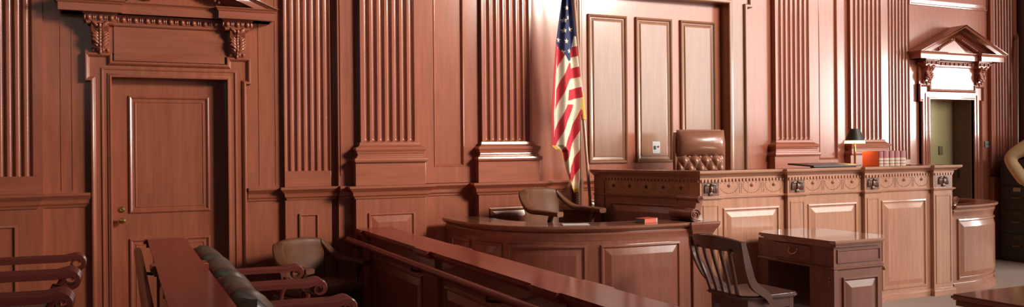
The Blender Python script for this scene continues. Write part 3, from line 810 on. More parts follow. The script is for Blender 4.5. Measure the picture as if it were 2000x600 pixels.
b = NB(); volute(b, (7.94, 6.03, .965), .045, (0, -1), .2); obj('scroll_bracket', b, S_V, ws, 50)
b = NB(); prism(b, [(7.87, 6.2), (8.28, 6.13), (8.62, 6.23), (8.84, 6.42), (8.92, 6.65), (8.92, 7.35), (7.87, 7.35)], 0, .2, 'z')
tag(obj('platform', b, CAR), 'raised floor inside the curved stand at right', 'platform')

# ================================================================ FLAG
fg = thing('flag_pole', 'wooden flagpole leaning beside the tall recess, with a brass collar', 'flagpole', (4.26, 7.20, .38))
b = NB(); p0 = Vector((4.30, 7.22, .40)); p1 = Vector((4.30, 7.22, .90)); 
def pole_at(z): return Vector((4.209-.086*(z-.97), 7.20-.01*(z-.97), z))
tube(b, [pole_at(.40), pole_at(2.0), pole_at(3.9)], .0145, 12); obj('pole', b, wood('pole_wood', (.40, .22, .13), coat=.6), fg)
b = NB(); tube(b, [pole_at(1.83), pole_at(1.84), pole_at(2.10), pole_at(2.11)], [.016, .024, .022, .016], 12); obj('collar', b, GLD, fg)
b = NB(); lathe(b, [(.001, 0), (.14, 0), (.14, .02), (.10, .05), (.03, .07), (.02, .12), (.001, .12)], tuple(pole_at(.38))); obj('flag_stand', b, BRD, fg)
# cloth: hangs in deep folds from the pole
NS, NT = 150, 620
ZT, ZB = 3.85, 1.12
def lerp(a, c_, t): return a+(c_-a)*t
def interp(tab, z):
    for (z0, v0), (z1, v1) in zip(tab, tab[1:]):
        if z <= z0 and z >= z1: return v0+(v1-v0)*(z0-z)/(z0-z1)
    return tab[-1][1] if z < tab[-1][0] else tab[0][1]
EL = [(3.85, 3.93), (2.99, 3.863), (2.59, 3.803), (2.29, 3.777), (1.9, 3.756), (1.58, 3.762), (1.53, 3.825), (1.36, 3.851), (1.21, 3.883), (1.11, 3.95)]
ER = [(3.85, 3.96), (2.99, 3.966), (2.75, 3.997), (2.5, 4.027), (2.25, 4.058), (2.03, 4.088), (1.93, 4.080), (1.84, 4.050), (1.5, 4.046), (1.25, 4.042), (1.11, 4.02)]
bot = lambda s: 1.545 if s < .16 else (1.545-(1.545-1.22)*(s-.16)/.22 if s < .38 else (1.22-.105*(s-.38)/.44 if s < .82 else 1.115+.02*(s-.82)/.18))
me = bpy.data.meshes.new('flag'); V = []; Cc = []; FF = []
def star_in(x, y, R):
    r = math.hypot(x, y); 
    if r > R: return False
    a = (math.atan2(x, y)) % (2*pi/5); a = min(a, 2*pi/5-a)
    # edge line from outer tip (R,0) to inner vertex (r_in, 36deg)
    ri = R*.40; x1, y1, x2, y2 = R, 0, ri*cos(pi/5), ri*sin(pi/5)
    px, py = r*cos(a), r*sin(a)
    return (x2-x1)*(py-y1)-(y2-y1)*(px-x1) >= 0
NAVY, RDD, WHT, GOL = (.012, .018, .085), (.52, .012, .03), (.78, .66, .50), (.72, .40, .05)
stars = [(3.907, 2.91), (3.928, 2.817), (3.880, 2.79), (3.880, 2.691), (3.958, 2.71), (3.832, 2.60), (3.903, 2.589), (3.863, 2.483), (3.938, 2.496), (3.952, 2.392),
         (3.93, 3.02), (3.90, 3.12), (3.94, 3.2), (3.92, 3.3), (3.94, 3.42), (3.93, 3.55), (3.94, 3.66)]
for j in range(NT+1):
    t = j/NT
    for i in range(NS+1):
        s = i/NS; zb = bot(s); z = ZT-(ZT-zb)*t
        xl, xr = interp(EL, z), interp(ER, z)
        x = xl+(xr-xl)*s
        amp = .022*min(1, (ZT-z)/.6+.25)
        fold = sin(s*pi*3.1+.35*sin(z*2.1)+.5)*amp+.3*amp*sin(s*pi*7+z*1.3)
        V.append((x, 7.13-.018*(z-2)+fold, z))
        if z < zb+.038 and t > .9: col = GOL
        elif s > .955 and 1.93 < z < 2.04: col = GOL
        else:
            xr_c = 3.992-.035*max(0, (2.64-z)/.3)      # right border of the star field
            zlo = 2.55-(x-3.815)*1.35                   # its slanting lower border
            if z > zlo and (x < xr_c or z > 2.64):
                col = NAVY
                for sx, sz in stars:
                    if abs(z-sz) < .04 and star_in(x-sx, z-sz, .027): col = WHT; break
            elif x >= xr_c and z > 1.98:
                col = WHT if math.floor((2.64-z+.25*(x-3.98))/.102) % 2 == 0 else RDD
            elif x < 3.822-.12*(2.5-z)*.35 and z > 1.50:
                col = RDD if math.floor((x-xl)/.026) % 2 == 0 else WHT
            else:
                col = RDD if math.floor((z-2.05*(x-3.8)-.86)/.178) % 2 == 0 else WHT
        Cc.append((*col, 1))
for j in range(NT):
    for i in range(NS):
        a = j*(NS+1)+i; FF.append((a, a+NS+1, a+NS+2, a+1))
me.from_pydata(V, [], FF)
ca = me.color_attributes.new('pattern', 'FLOAT_COLOR', 'POINT')
ca.data.foreach_set('color', [c for cc in Cc for c in cc])
m, nt, bs = mat_base('flag_cloth'); an = nt.nodes.new('ShaderNodeVertexColor'); an.layer_name = 'pattern'
nt.links.new(an.outputs[0], bs.inputs['Base Color']); bs.inputs['Roughness'].default_value = .75; bs.inputs['Sheen Weight'].default_value = .3
me.materials.append(m); smooth(me, 180)
fo = bpy.data.objects.new('flag', me); COL.objects.link(fo)
md = fo.modifiers.new('thickness', 'SOLIDIFY'); md.thickness = .003
tag(fo, 'draped red, white and blue flag with white stars and gold fringe', 'flag')

# ================================================================ LEATHER ARMCHAIRS
def armchair(label, loc, rz, scale=1.0):
    t = thing('leather_armchair', label, 'armchair', (0, 0, 0), 'leather armchairs with low curved backs')
    P = spline([(-.315, -.30, .655), (-.325, -.12, .665), (-.315, .04, .675), (-.285, .14, .74), (-.235, .215, .825), (-.12, .262, .845), (0, .272, .848),
                (.12, .262, .845), (.235, .215, .825), (.285, .14, .74), (.315, .04, .675), (.325, -.12, .665), (.315, -.30, .655)], 6)
    n = len(P)
    def normal(i):
        d = (P[min(i+1, n-1)]-P[max(i-1, 0)]); d.z = 0; d.normalize(); return Vector((d.y, -d.x, 0))
    def section(i, zb, th, lean=0):
        p = P[i]; nn = normal(i); r = []
        h = p.z-zb; m_ = 18
        for k in range(m_):
            a = 2*pi*k/m_; cx_, sz = cos(a), sin(a)
            e = .35
            ox = th/2*math.copysign(abs(cx_)**e, cx_); oz = h/2*math.copysign(abs(sz)**e, sz)
            zz = p.z-h/2+oz
            roll = .018*exp(-((p.z-.02-zz)/.03)**2)
            sh = -lean*(p.z-zz)
            q = p+nn*(ox*(1+roll/th*2)+0)+nn*0
            q = Vector((q.x, q.y, zz)) + Vector((0, -1, 0))*0
            q -= Vector((p.x, p.y, 0)).normalized()*(lean*(p.z-zz))
            r.append(q)
        return r
    i0, i1 = 22, n-1-22
    b = NB(); loft(b, [section(i, .44, .045, .18) for i in range(i0, i1+1)]); obj('backrest', b, LEA, t, 60)
    for s, rng in ((-1, range(0, i0+3)), (1, range(i1-2, n))):
        b = NB()
        def ab(i):
            k = i if s < 0 else n-1-i
            return P[i].z-.045-.02*max(0, (k-12)/12)**1
        loft(b, [section(i, ab(i), .062) for i in rng]); ar = obj('arm', b, LEA, t, 60)
        b = NB(); tube(b, spline([(s*.318, -.20, .63), (s*.312, -.17, .54), (s*.29, -.18, .42), (s*.285, -.20, .32)], 4), [.024]*4+[.02]*9, 8); obj('arm_support', b, C_W, ar, 60)
    b = NB(); cushion(b, .58, .56, .12, .03, None, T(0, .25, .44) @ Matrix.Rotation(radians(90), 4, 'X'), 26, 26); obj('seat', b, LEA, t, 60)
    b = NB(); box(b, -.28, .28, -.28, .24, .31, .39, .01); obj('seat_frame', b, C_W, t)
    for sx in (-1, 1):
        for sy, yy in ((-1, -.24), (1, .20)):
            b = NB(); tube(b, [(sx*.25, yy, .33), (sx*.265, yy*1.08, .0)], [.026, .018], 8); obj('leg', b, C_W, t, 60)
    t.location = loc; t.rotation_euler = (0, 0, radians(rz)); t.scale = (scale,)*3
    return t
a1 = armchair('brown leather armchair with low curved back beside the wall, left of the long rail', (1.47, 7.02, 0), 28, .96)
a2 = copy_tree(a1); a2['label'] = 'brown leather armchair inside the curved desk, below the flag'
a2.location = (3.58, 6.72, .38); a2.rotation_euler = (0, 0, radians(22))

# ================================================================ RAILS AND PARTITIONS
def partition(name, label, x0, x1, ya, yb, h, blocks, hr_x, hr_z, hr_ya, brackets, group):
    t = thing(name, label, 'partition', ((x0+x1)/2, (ya+yb)/2, 0), group)
    cx = (x0+x1)/2; hw = (x1-x0)/2
    # plan outline with break-outs
    def outline(ex):
        L = [(x0-ex, yb)]; 
        for y0, y1 in blocks: L += [(x0-ex, y0), (x0-ex-.028, y0), (x0-ex-.028, y1), (x0-ex, y1)]
        L += [(x0-ex, ya), (x1+ex, ya)]
        for y0, y1 in reversed(blocks): L += [(x1+ex, y1), (x1+ex+.028, y1), (x1+ex+.028, y0), (x1+ex, y0)]
        return L+[(x1+ex, yb)]
    b = NB(); prism(b, outline(0), h-.028, h, 'z'); prism(b, outline(-.016), h-.052, h-.027, 'z')
    bmesh.ops.bevel(b, geom=[e for e in b.edges if abs(e.verts[0].co.z-h) < 1e-5 and abs(e.verts[1].co.z-h) < 1e-5], offset=.005, segments=2, affect='EDGES')
    obj('cap_rail', b, W_Y, t)
    b = NB()
    prism(b, outline(-.055), h-.16, h-.051, 'z'); prism(b, outline(-.075), 0, h-.15, 'z')
    wl = obj('panel_wall', b, W_V, t)
    ys = [ya]+[v for y0, y1 in blocks for v in (y1, y0)]+[yb]
    st = sorted(set([yb]+[v for bl_ in blocks for v in bl_]+[ya]))
    for s in (-1, 1):
        X = (x0+.075) if s < 0 else (x1-.075)
        prev = yb
        for y0, y1 in sorted(blocks)+[(ya, ya)]:
            if y0-prev > .3:
                a, c_ = prev+.08, y0-.08
                f_ = face_map((X, c_), (X, a)) if s < 0 else face_map((X, a), (X, c_))
                b = NB(); panel(b, f_, 0, c_-a, .12, h-.22, RAISED); obj('raised_panel', b, W_V, wl)
            prev = y1
    if hr_x is not None:
        b = NB(); r = .024
        tube(b, [(hr_x, hr_ya+.022, hr_z), (hr_x, hr_ya+.014, hr_z), (hr_x, hr_ya, hr_z), (hr_x, yb, hr_z)], [.008, .020, r, r], 14); hr = obj('handrail', b, W_Y, t, 60)
        for yy in brackets:
            b = NB(); tube(b, spline([(hr_x, yy, hr_z-.02), (hr_x+.01, yy, hr_z-.05), (x0+.05, yy, hr_z-.065), (x0+.078, yy, hr_z-.065)], 4), .009, 8)
            ball(b, (x0+.072, yy, hr_z-.065), .024, (.4, 1, 1)); obj('rail_bracket', b, C_W, hr, 60)
    return t
partition('bar_rail', 'long wooden rail with wide polished cap running from the wall towards the viewer', 1.91, 2.19, 7.36, 1.2, .86,
          [(3.55, 3.85), (5.42, 5.72), (7.16, 7.36)], 1.80, .775, 7.28, [7.1, 5.5, 4.2, 2.6], None)
partition('jury_partition', 'wooden partition with flat reddish cap in front of the closed door, between the seat rows', .155, .365, 5.84, 1.5, 1.0,
          [(2.9, 3.1), (4.42, 4.55), (5.80, 5.84)], .095, .92, 5.90, [5.2, 3.9], None)

# ================================================================ JUROR SEATS
def scroll_arm(b, y0, y1, xb, xf, zt):
    th = .036; pts = []
    pts.append((xb, zt-th*.5)); pts.append((xb+.2, zt-th*.5)); pts.append((xf-.10, zt-th*.5-.003))
    cx_, cz = xf-.042, zt-.050; R = .050-th*.5+.010
    n = 22
    for k in range(n):
        a = pi/2-k*.36; r = (R)*(1-.66*k/n); pts.append((cx_+r*cos(a), cz+r*sin(a)))
    P = [Vector(p) for p in pts]; rings = []
    for i, p in enumerate(P):
        d = (P[min(i+1, len(P)-1)]-P[max(i-1, 0)]).normalized(); nn = Vector((-d.y, d.x))
        k = th/2 if i < 4 else max(.0045, th/2*(1-.75*(i-3)/12))
        k = th/2 if i < 3 else k
        a, c_ = p+nn*k, p-nn*k; ym = (y0+y1)/2; g = .006
        # top face with a shallow lengthwise groove
        rings.append([(a.x, y0+.004, a.y), (a.x, ym-.014, a.y), (a.x-nn.x*g, ym-.010, a.y-nn.y*g), (a.x-nn.x*g, ym+.010, a.y-nn.y*g), (a.x, ym+.014, a.y), (a.x, y1-.004, a.y), (lerp(a.x, c_.x, .2), y1, lerp(a.y, c_.y, .2)), (c_.x, y1, c_.y), (c_.x, y0, c_.y), (lerp(a.x, c_.x, .2), y0, lerp(a.y, c_.y, .2))])
    loft(b, rings)
    return b
def juror_seat():
    """faces +X; local origin on the floor under the seat back, 0.62 wide along Y"""
    t = thing('juror_chair', 'x', 'chair', (0, 0, 0), 'wooden juror seats with scrolled arms and leather backs')
    W = .60
    M = Matrix.Translation((.10, 0, .40)) @ Matrix.Rotation(radians(90), 4, 'Z') @ Matrix.Rotation(radians(-9), 4, 'X')
    b = NB(); cushion(b, W-.08, .36, .09, .02, (2.0, 2.0, .045), M, 60, 60); obj('backrest', b, LED, t, 70)
    # rolled, scalloped top of the back
    b = NB(); rings = []
    for k in range(61):
        u = k/60; y = -W/2+.02+(W-.04)*u; m = abs(sin(pi*u*2))**.6; e = min(1, min(u, 1-u)*18)**.5
        r = []
        for q in range(22):
            a = 2*pi*q/22; wv = .010*sin(3*a+6*u*pi)*m
            r.append((.135+(.115*e+wv)*cos(a), y, .715-.10*cos(a)*.75+((.055+.040*m)*e+wv)*sin(a)))
        rings.append(r)
    loft(b, rings); obj('top_roll', b, LED, t, 70)
    b = NB(); cushion(b, W-.08, .48, .13, .03, None, Matrix.Translation((.08, 0, .40)) @ Matrix.Rotation(radians(90), 4, 'Z') @ Matrix.Rotation(radians(90), 4, 'X'), 24, 24); obj('seat', b, LED, t, 60)
    for s in (-1, 1):
        y = s*(W/2+.008)
        b = NB(); scroll_arm(b, y-.033, y+.033, .22, .70, .66); ar = obj('arm', b, J_W, t, 22)
        b = NB(); tube(b, spline([(.60, y, .585), (.585, y, .52), (.56, y, .42), (.56, y, 0)], 5), [.022]*5+[.017]*5+[.020]*6, 10); obj('arm_post', b, J_W, ar)
        b = NB(); box(b, .24, .29, y-.022, y+.022, .0, .63, .004); obj('arm_post', b, J_W, ar)
        b = NB(); box(b, .12, .58, y-.012, y+.012, .26, .38, .003); obj('side_rail', b, J_W, t)
    b = NB(); box(b, .10, .57, -W/2+.02, W/2-.02, .27, .345, .004); obj('seat_frame', b, J_W, t)
    return t
js = juror_seat()
rows = [(.38, 5.31, .14, 'juror seat in the front row nearest the door, dark leather back and scrolled arm'),
        (.38, 4.62, .14, 'second juror seat from the door in the front row right of the partition'),
        (.38, 3.93, .14, 'juror seat nearest the viewer in the front row right of the partition'),
        (-.88, 4.86, .34, 'juror seat in the left rear row nearest the wall, with the topmost scrolled arm'),
        (-.88, 4.17, .34, 'middle juror seat of the left rear row, mostly its wooden scrolled arms showing'),
        (-.88, 3.48, .34, 'juror seat of the left rear row nearest the viewer, at the bottom left corner')]
for i, (x, y, z, lab) in enumerate(rows):
    o = js if i == 0 else copy_tree(js)
    o.location = (x, y, z); o['label'] = lab
b = NB(); box(b, .325, 1.72, 1.5, 5.75, 0, .14, .003); tag(obj('platform', b, CAR), 'low step under the front row of juror seats', 'platform')
b = NB(); box(b, -2.2, .19, 1.5, 5.6, 0, .34, .003); tag(obj('platform', b, CAR), 'higher step under the rear row of juror seats at left', 'platform')

# ================================================================ WRITING TABLE AND SIDE CHAIR
wt = thing('writing_desk', 'dark wooden writing desk with clipped corners and panelled pedestal in front of the bench', 'desk', (5.45, 5.4, 0))
def oct_(x0, x1, y0, y1, c_, g=0):
    x0, x1, y0, y1 = x0-g, x1+g, y0-g, y1+g
    return [(x0, y0+.03), (x0+.03, y0), (x1-c_, y0), (x1, y0+c_), (x1, y1-c_), (x1-c_, y1), (x0+.16, y1), (x0, y1-.12)]
TX0, TX1, TY0, TY1, TH = 5.08, 5.82, 4.93, 5.90, .80
b = NB()
for g, z0, z1 in ((.0, TH-.022, TH), (-.012, TH-.034, TH-.021), (-.03, TH-.055, TH-.033)): prism(b, oct_(TX0, TX1, TY0, TY1, .16, g), z0, z1, 'z')
bmesh.ops.bevel(b, geom=[e for e in b.edges if abs(e.verts[0].co.z-TH) < 1e-5 and abs(e.verts[1].co.z-TH) < 1e-5], offset=.006, segments=2, affect='EDGES')
obj('desktop', b, D_T, wt)
ax0, ax1, ay0, ay1 = TX0+.06, TX1-.06, TY0+.05, TY1-.05
b = NB(); prism(b, [(ax0, ay0), (ax1-.09, ay0), (ax1, ay0+.09), (ax1, ay1), (ax0, ay1)], .575, TH-.05, 'z'); obj('apron', b, D_V, wt)
b = NB()
sweep(b, [(ax0, ay1), (ax0, ay0), (ax1-.09, ay0), (ax1, ay0+.09), (ax1, ay1)], [(-.02, .560), (.008, .560), (.016, .568), (.016, .578), (.006, .586), (-.02, .586)])
obj('apron_moulding', b, D_V, wt)
f = face_map((ax0, ay1), (ax0, ay0)); ln = ay1-ay0
b = NB(); panel(b, f, .20, ln-.24, .600, .735, ((0, 0), (.002, .004), (.006, .008), (.010, .008)), 1); dr = obj('drawer', b, D_V, wt)
b = NB(); uc = ln/2
tube(b, spline([f(uc-.045, .690, .008), f(uc-.040, .665, .024), f(uc, .648, .028), f(uc+.040, .665, .024), f(uc+.045, .690, .008)], 5), .0045, 8)
ball(b, f(uc-.045, .692, .010), .009); ball(b, f(uc+.045, .692, .010), .009); obj('drawer_pull', b, BRS, dr, 60)
# near pedestal (square cupboard) and far pedestal
for k, (y0, y1) in enumerate(((ay0, ay0+.26), (ay1-.12, ay1))):
    b = NB()
    if k == 0: prism(b, [(ax0, y0), (ax1-.09, y0), (ax1, y0+.09), (ax1, y1), (ax0, y1)], 0, .565, 'z')
    else: box(b, ax0, ax1, y0, y1, 0, .565, .003)
    pd = obj('pedestal', b, D_V, wt)
    if k == 0:
        f = face_map((ax0, y0), (ax1-.09, y0))
        b = NB(); panel(b, f, .085, ax1-.09-ax0-.05, .07, .50, RAISED); obj('raised_panel', b, D_V, pd)
        b = NB(); panel(b, f, .03, ax1-.09-ax0-.02, .612, .725, ((0, 0), (.003, .010), (.012, .010), (.018, .002))); obj('apron_panel', b, D_V, pd)
        b = NB(); box(b, ax0-.012, ax0+.03, y0-.012, y0+.03, 0, .56, .004); obj('corner_stile', b, D_V, pd)
        b = NB()
        for zz in (.45, .47, .50): ball(b, (ax0-.016, y0+.03, zz), .008)
        ball(b, (ax1-.01, y0+.05, .53), .016, (.6, 1, 1)); obj('ornament', b, BRD, pd)
b = NB(); box(b, ax1-.03, ax1, ay0+.2, ay1-.1, .08, .57); obj('modesty_panel', b, D_V, wt)

sc = thing('side_chair', 'dark wooden chair with slatted back and sweeping sides, facing the writing desk', 'chair', (4.35, 5.03, 0))
yc = 5.05
# crest rail: curved in plan, scrolled outwards
b = NB(); rings = []
for k in range(25):
    u = -1+2*k/24; y = yc+.02-u*-.30; x = 4.05-.045*(1-u*u)*1.4+0
    zc = .895-.035*u*u; hh = .105-.03*u*u
    x += .02
    rings.append([(x-.012, y, zc-hh), (x-.026, y, zc-.02), (x-.034, y, zc), (x-.020, y, zc+.008), (x+.004, y, zc-.004), (x+.016, y, zc-hh*.5), (x+.012, y, zc-hh)])
loft(b, rings); obj('crest_rail', b, C_W, sc, 60)
for k, u in enumerate((-.42, -.21, 0, .21, .42)):
    b = NB(); y = yc+.02+u*.46
    pts = spline([(4.005+.03*u*u, y, .80), (4.035, y-.006*u, .70), (4.085, yc+.02+u*.40, .56), (4.12, yc+.02+u*.36, .445)], 5)
    rings = [[(p.x-.007, p.y-.016, p.z), (p.x-.007, p.y+.016, p.z), (p.x+.007, p.y+.016, p.z), (p.x+.007, p.y-.016, p.z)] for p in pts]
    loft(b, rings); obj('back_slat', b, C_W, sc, 60)
for s in (-1, 1):
    b = NB()
    pts = spline([(4.045, yc+.02+s*.295, .865), (4.065, yc+.02+s*.300, .77), (4.090, yc+s*.285, .66), (4.16, yc+s*.26, .545), (4.29, yc+s*.245, .46), (4.335, yc+s*.24, .40)], 6)
    wds = [.05]*len(pts)
    rings = []
    for i, p in enumerate(pts):
        d = (pts[min(i+1, len(pts)-1)]-pts[max(i-1, 0)]).normalized(); nn = Vector((-d.z, 0, d.x))
        wk = .020+.012*sin(pi*i/len(pts))
        rings.append([tuple(p+nn*wk+Vector((0, -.013, 0))), tuple(p+nn*wk+Vector((0, .013, 0))), tuple(p-nn*wk+Vector((0, .013, 0))), tuple(p-nn*wk+Vector((0, -.013, 0)))])
    loft(b, rings); obj('side_stile', b, C_W, sc, 60)
b = NB(); prism(b, [(4.10, yc-.20), (4.10, yc+.20), (4.20, yc+.24), (4.58, yc+.25), (4.61, yc+.22), (4.61, yc-.22), (4.58, yc-.25), (4.20, yc-.24)], .430, .462, 'z')
bmesh.ops.bevel(b, geom=[e for e in b.edges if abs(e.verts[0].co.z-e.verts[1].co.z) < 1e-5], offset=.010, segments=3, affect='EDGES')
for v in b.verts:
    if v.co.z > .45: v.co.z -= .012*max(0, 1-((v.co.x-4.36)/.2)**2)
obj('seat', b, C_W, sc, 60)
b = NB(); sweep(b, [(4.15, yc+.21), (4.15, yc-.21), (4.57, yc-.225), (4.57, yc+.225), (4.15, yc+.21)], [(0, .355), (0, .432), (-.02, .432), (-.02, .355)]); obj('seat_apron', b, C_W, sc)
for x, y, xx, yy in ((4.55, yc-.205, 4.57, yc-.21), (4.55, yc+.205, 4.57, yc+.21), (4.17, yc-.19, 4.08, yc-.20), (4.17, yc+.19, 4.08, yc+.20)):
    b = NB(); loft(b, [[(X-r, Y-r, Z), (X+r, Y-r, Z), (X+r, Y+r, Z), (X-r, Y+r, Z)] for X, Y, Z, r in ((x, y, .44, .020), (x, y, .3, .019), (xx, yy, 0, .014))]); obj('leg', b, C_W, sc)
for y in (yc-.20, yc+.20):
    b = NB(); tube(b, [(4.14, y, .16), (4.56, y, .16)], .010, 8); obj('stretcher', b, C_W, sc)

# counsel table in the bottom right corner
ct = thing('counsel_table', 'corner of a large wooden table with a brown top at the bottom right', 'table', (4.9, 2.4, 0))
b = NB(); prism(b, [(3.99, 3.06), (5.6, 3.06), (5.6, 1.5), (3.99, 1.5)], .730, .760, 'z')
bmesh.ops.bevel(b, geom=[e for e in b.edges if abs(e.verts[0].co.z-e.verts[1].co.z) < 1e-5], offset=.008, segments=2, affect='EDGES')
obj('tabletop', b, D_T, ct)
b = NB(); box(b, 4.0, 5.59, 1.52, 3.04, .700, .729, .004); obj('top_moulding', b, D_V, ct)
b = NB(); box(b, 4.06, 5.52, 1.58, 2.98, .58, .702); ap = obj('apron', b, D_V, ct)
f = face_map((4.06, 2.98), (4.06, 1.58))
for k in range(2):
    b = NB(); panel(b, f, .12+.62*k, .66+.62*k, .600, .69, ((0, 0), (.002, .006), (.006, .008), (.010, .008))); dr = obj('drawer', b, D_V, ap)
    b = NB(); ball(b, f(.39+.62*k, .645, .018), .014); obj('knob', b, BRD, dr)
for x in (4.10, 5.47):
    for y in (1.63, 2.93):
        b = NB(); lathe(b, [(.001, 0), (.028, 0), (.030, .03), (.022, .06), (.026, .30), (.038, .46), (.030, .50), (.040, .53), (.040, .60), (.001, .60)], (x, y, 0)); obj('leg', b, D_V, ct)

# ================================================================ CORNER: cabinets, pole, notice, person
fc = thing('filing_cabinet', 'dark four-drawer filing cabinet in the far right corner', 'filing cabinet', (11.05, 7.2, 0))
FX, FY0, FY1, FH = 10.72, 6.98, 7.46, 1.345
b = NB(); box(b, FX, FX+.52, FY0, FY1, 0, FH, .006); obj('case', b, CAB, fc)
f = face_map((FX, FY1), (FX, FY0))
for k in range(4):
    z0 = .06+k*.318
    b = NB(); slab(b, f, .02, .46, z0, z0+.305, 0, .016); dr = obj('drawer', b, CAB, fc)
    b = NB(); slab(b, f, .19, .29, z0+.235, z0+.285, .016, .021); obj('label_holder', b, plain('holder', (.10, .085, .05), .4, .4) if k != 2 else CRM, dr)
    b = NB(); tube(b, [f(.19, z0+.16, .016), f(.19, z0+.15, .04), f(.29, z0+.15, .04), f(.29, z0+.16, .016)], .007, 8); obj('drawer_handle', b, BRD, dr)
sc2 = thing('storage_cabinet', 'taller dark metal cabinet nearer the viewer beside the filing cabinet, at the right edge', 'cabinet', (11.0, 6.7, 0))
b = NB(); box(b, 10.74, 11.22, 6.30, 6.94, 0, 1.70, .006); obj('case', b, CAB, sc2)
b = NB(); box(b, 10.72, 10.742, 6.34, 6.90, .06, 1.66, .003); dd = obj('door', b, CAB, sc2)
b = NB(); box(b, 10.705, 10.722, 6.82, 6.85, .8, .95, .003); obj('handle', b, BRD, dd)
b = NB(); box(b, 10.60, 10.72, YW-.012, YW, 1.515, 1.600, .002)
nt_ = thing('notice_plate', 'small grey-green notice plate on the wall right of the open doorway', 'sign', (10.66, YW-.01, 1.515))
obj('plate', b, GRN, nt_)
b = NB(); box(b, 10.612, 10.708, YW-.014, YW-.011, 1.548, 1.556); box(b, 10.612, 10.69, YW-.014, YW-.011, 1.565, 1.571); obj('lettering', b, BLK, nt_)
pl = thing('leaning_pole', 'thin wooden pole leaning in the dark far right corner', 'pole', (10.9, 7.3, 1.345))
b = NB(); tube(b, [(11.02, 7.42, 1.345), (11.16, 7.50, 3.0)], .014, 10); obj('shaft', b, wood('pole_brown', (.30, .14, .08)), pl)
b = NB(); lathe(b, [(.001, 0), (.012, 0), (.022, .02), (.006, .07), (.001, .10)], (11.162, 7.502, 2.99)); obj('finial', b, BRD, pl)

# the person, mostly outside the frame: one skinned body with hand on hip
def skin_body(name, verts, edges, radii, m, parent, root=0, sub=2):
    me = bpy.data.meshes.new(name); me.from_pydata(verts, edges, []); o = bpy.data.objects.new(name, me); COL.objects.link(o)
    o.parent = parent; me.materials.append(m)
    md = o.modifiers.new('skin', 'SKIN'); md.use_smooth_shade = True
    for i, r in enumerate(radii):
        sv = me.skin_vertices[0].data[i]; sv.radius = r if isinstance(r, tuple) else (r, r); sv.use_root = (i == root)
    ss = o.modifiers.new('sub', 'SUBSURF'); ss.levels = sub; ss.render_levels = sub
    return o
pr = thing('person', 'person in a tan long-sleeved shirt with hand on hip, cut off by the right edge', 'person', (0, 0, 0))
# local frame: faces -Y, x to the figure's right as seen; elbow pokes out to -X
Vb = [(0, 0, .98), (0, 0, 1.12), (0, .01, 1.30), (0, .02, 1.47), (0, .02, 1.57), (0, 0, 1.66), (0, -.01, 1.76),
      (-.19, .02, 1.53), (-.42, .03, 1.38), (-.27, -.03, 1.12), (-.20, -.06, 1.06),
      (.19, .02, 1.53), (.25, .03, 1.25), (.27, -.02, 1.02), (.27, -.05, .93),
      (-.10, 0, .92), (-.12, 0, .50), (-.13, .01, .09), (-.14, -.13, .04), (.10, 0, .92), (.12, 0, .50), (.13, .01, .09), (.14, -.13, .04)]
Eb = [(0,1),(1,2),(2,3),(3,4),(4,5),(5,6),(3,7),(7,8),(8,9),(9,10),(3,11),(11,12),(12,13),(13,14),(0,15),(15,16),(16,17),(17,18),(0,19),(19,20),(20,21),(21,22)]
Rb = [(.15,.11),(.14,.10),(.16,.11),(.15,.10),(.055,.055),(.075,.085),(.085,.095),.065,.048,.035,.028,.065,.048,.036,.028,.09,.062,.045,.035,.09,.062,.045,.035]
Rs = [tuple(x*.78 for x in (r if isinstance(r, tuple) else (r, r))) if i in (0, 1, 2, 3, 7, 11, 15, 19, 16, 20) else r for i, r in enumerate(Rb)]
body = skin_body('body', Vb, Eb, Rs, SKN, pr)
def clothes(name, idx, grow, m):
    mp = {v: i for i, v in enumerate(idx)}
    vs = [Vb[i] for i in idx]; es = [(mp[a], mp[c_]) for a, c_ in Eb if a in mp and c_ in mp]
    rs = [tuple(x+grow for x in (Rb[i] if isinstance(Rb[i], tuple) else (Rb[i],)*2)) for i in idx]
    return skin_body(name, vs, es, rs, m, pr)
clothes('shirt', [0, 1, 2, 3, 4, 7, 8, 9, 11, 12, 13], .020, TAN)
clothes('trousers', [0, 1, 15, 16, 17, 19, 20, 21], .016, TRO)
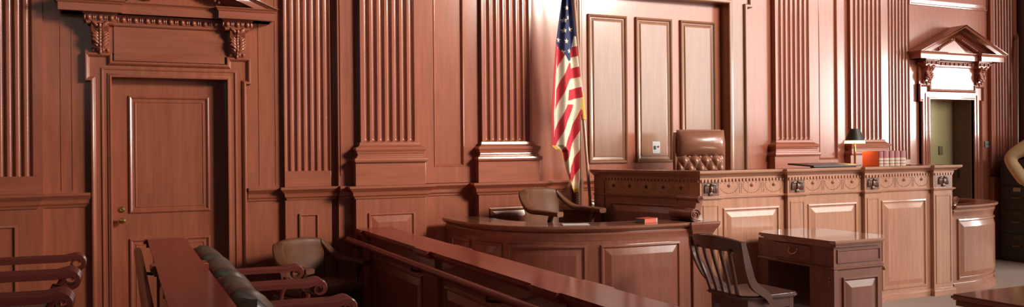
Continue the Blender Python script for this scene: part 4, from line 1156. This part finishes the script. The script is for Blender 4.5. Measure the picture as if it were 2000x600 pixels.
b = NB(); ball(b, (0, .012, 1.768), .094, (.90, 1.0, 1.0), seg=20, ring=14)
for v in list(b.verts):
    if v.co.y < -.005 and v.co.z < 1.815: b.verts.remove(v)
obj('hair', b, HAI, pr, 80)
b = NB(); ball(b, (0, -.088, 1.715), .013, (.8, 1.3, 1.5)); ball(b, (-.085, 0, 1.74), .022, (.4, .8, 1.4)); ball(b, (.085, 0, 1.74), .022, (.4, .8, 1.4)); obj('face_features', b, SKN, pr, 80)
b = NB(); ball(b, (-.028, -.080, 1.745), .009); ball(b, (.028, -.080, 1.745), .009); obj('eyes', b, BLK, pr)
b = NB(); tube(b, [(-.025, -.098, 1.695), (0, -.103, 1.693), (.025, -.098, 1.695)], .005, 6); obj('mouth', b, MAR, pr)
b = NB()
for hx, hy, hz, sx in ((-.19, -.075, 1.045, 1), (.27, -.06, .885, -1)):
    ball(b, (hx, hy, hz), .034, (.75, 1.0, 1.2), seg=12, ring=8)
    for k in range(4):
        oy = -.024+.017*k; L_ = (.068, .078, .074, .058)[k]
        if sx > 0: pts = [(hx+.005, hy-.02+oy*.2, hz+.02-.016*k), (hx+.03, hy-.035, hz+.015-.016*k), (hx+.03+L_*.7, hy-.038, hz+.005-.016*k)]
        else: pts = [(hx, hy+oy, hz-.025), (hx-.006, hy+oy-.004, hz-.025-L_*.55), (hx-.018, hy+oy, hz-.025-L_)]
        tube(b, pts, [.0095, .009, .007], 8)
    tube(b, [(hx, hy+.02, hz+.01), (hx+.015*sx, hy+.045, hz-.005), (hx+.02*sx, hy+.055, hz-.03)], [.012, .010, .008], 8)
obj('hands', b, SKN, pr, 80)
b = NB(); rings = [[(.185*cos(2*pi*k/28), .145*sin(2*pi*k/28), z) for k in range(28)] for z in (.99, 1.035)]
loft(b, rings, True, False); be = obj('belt', b, BLK, pr)
b = NB(); box(b, -.235, -.17, -.05, .05, .84, 1.02, .012); obj('holster', b, BLK, be)
pr.location = (8.26, 5.14, 0); pr.rotation_euler = (0, 0, radians(-52)); pr.scale = (1.03, 1.03, 1.03)
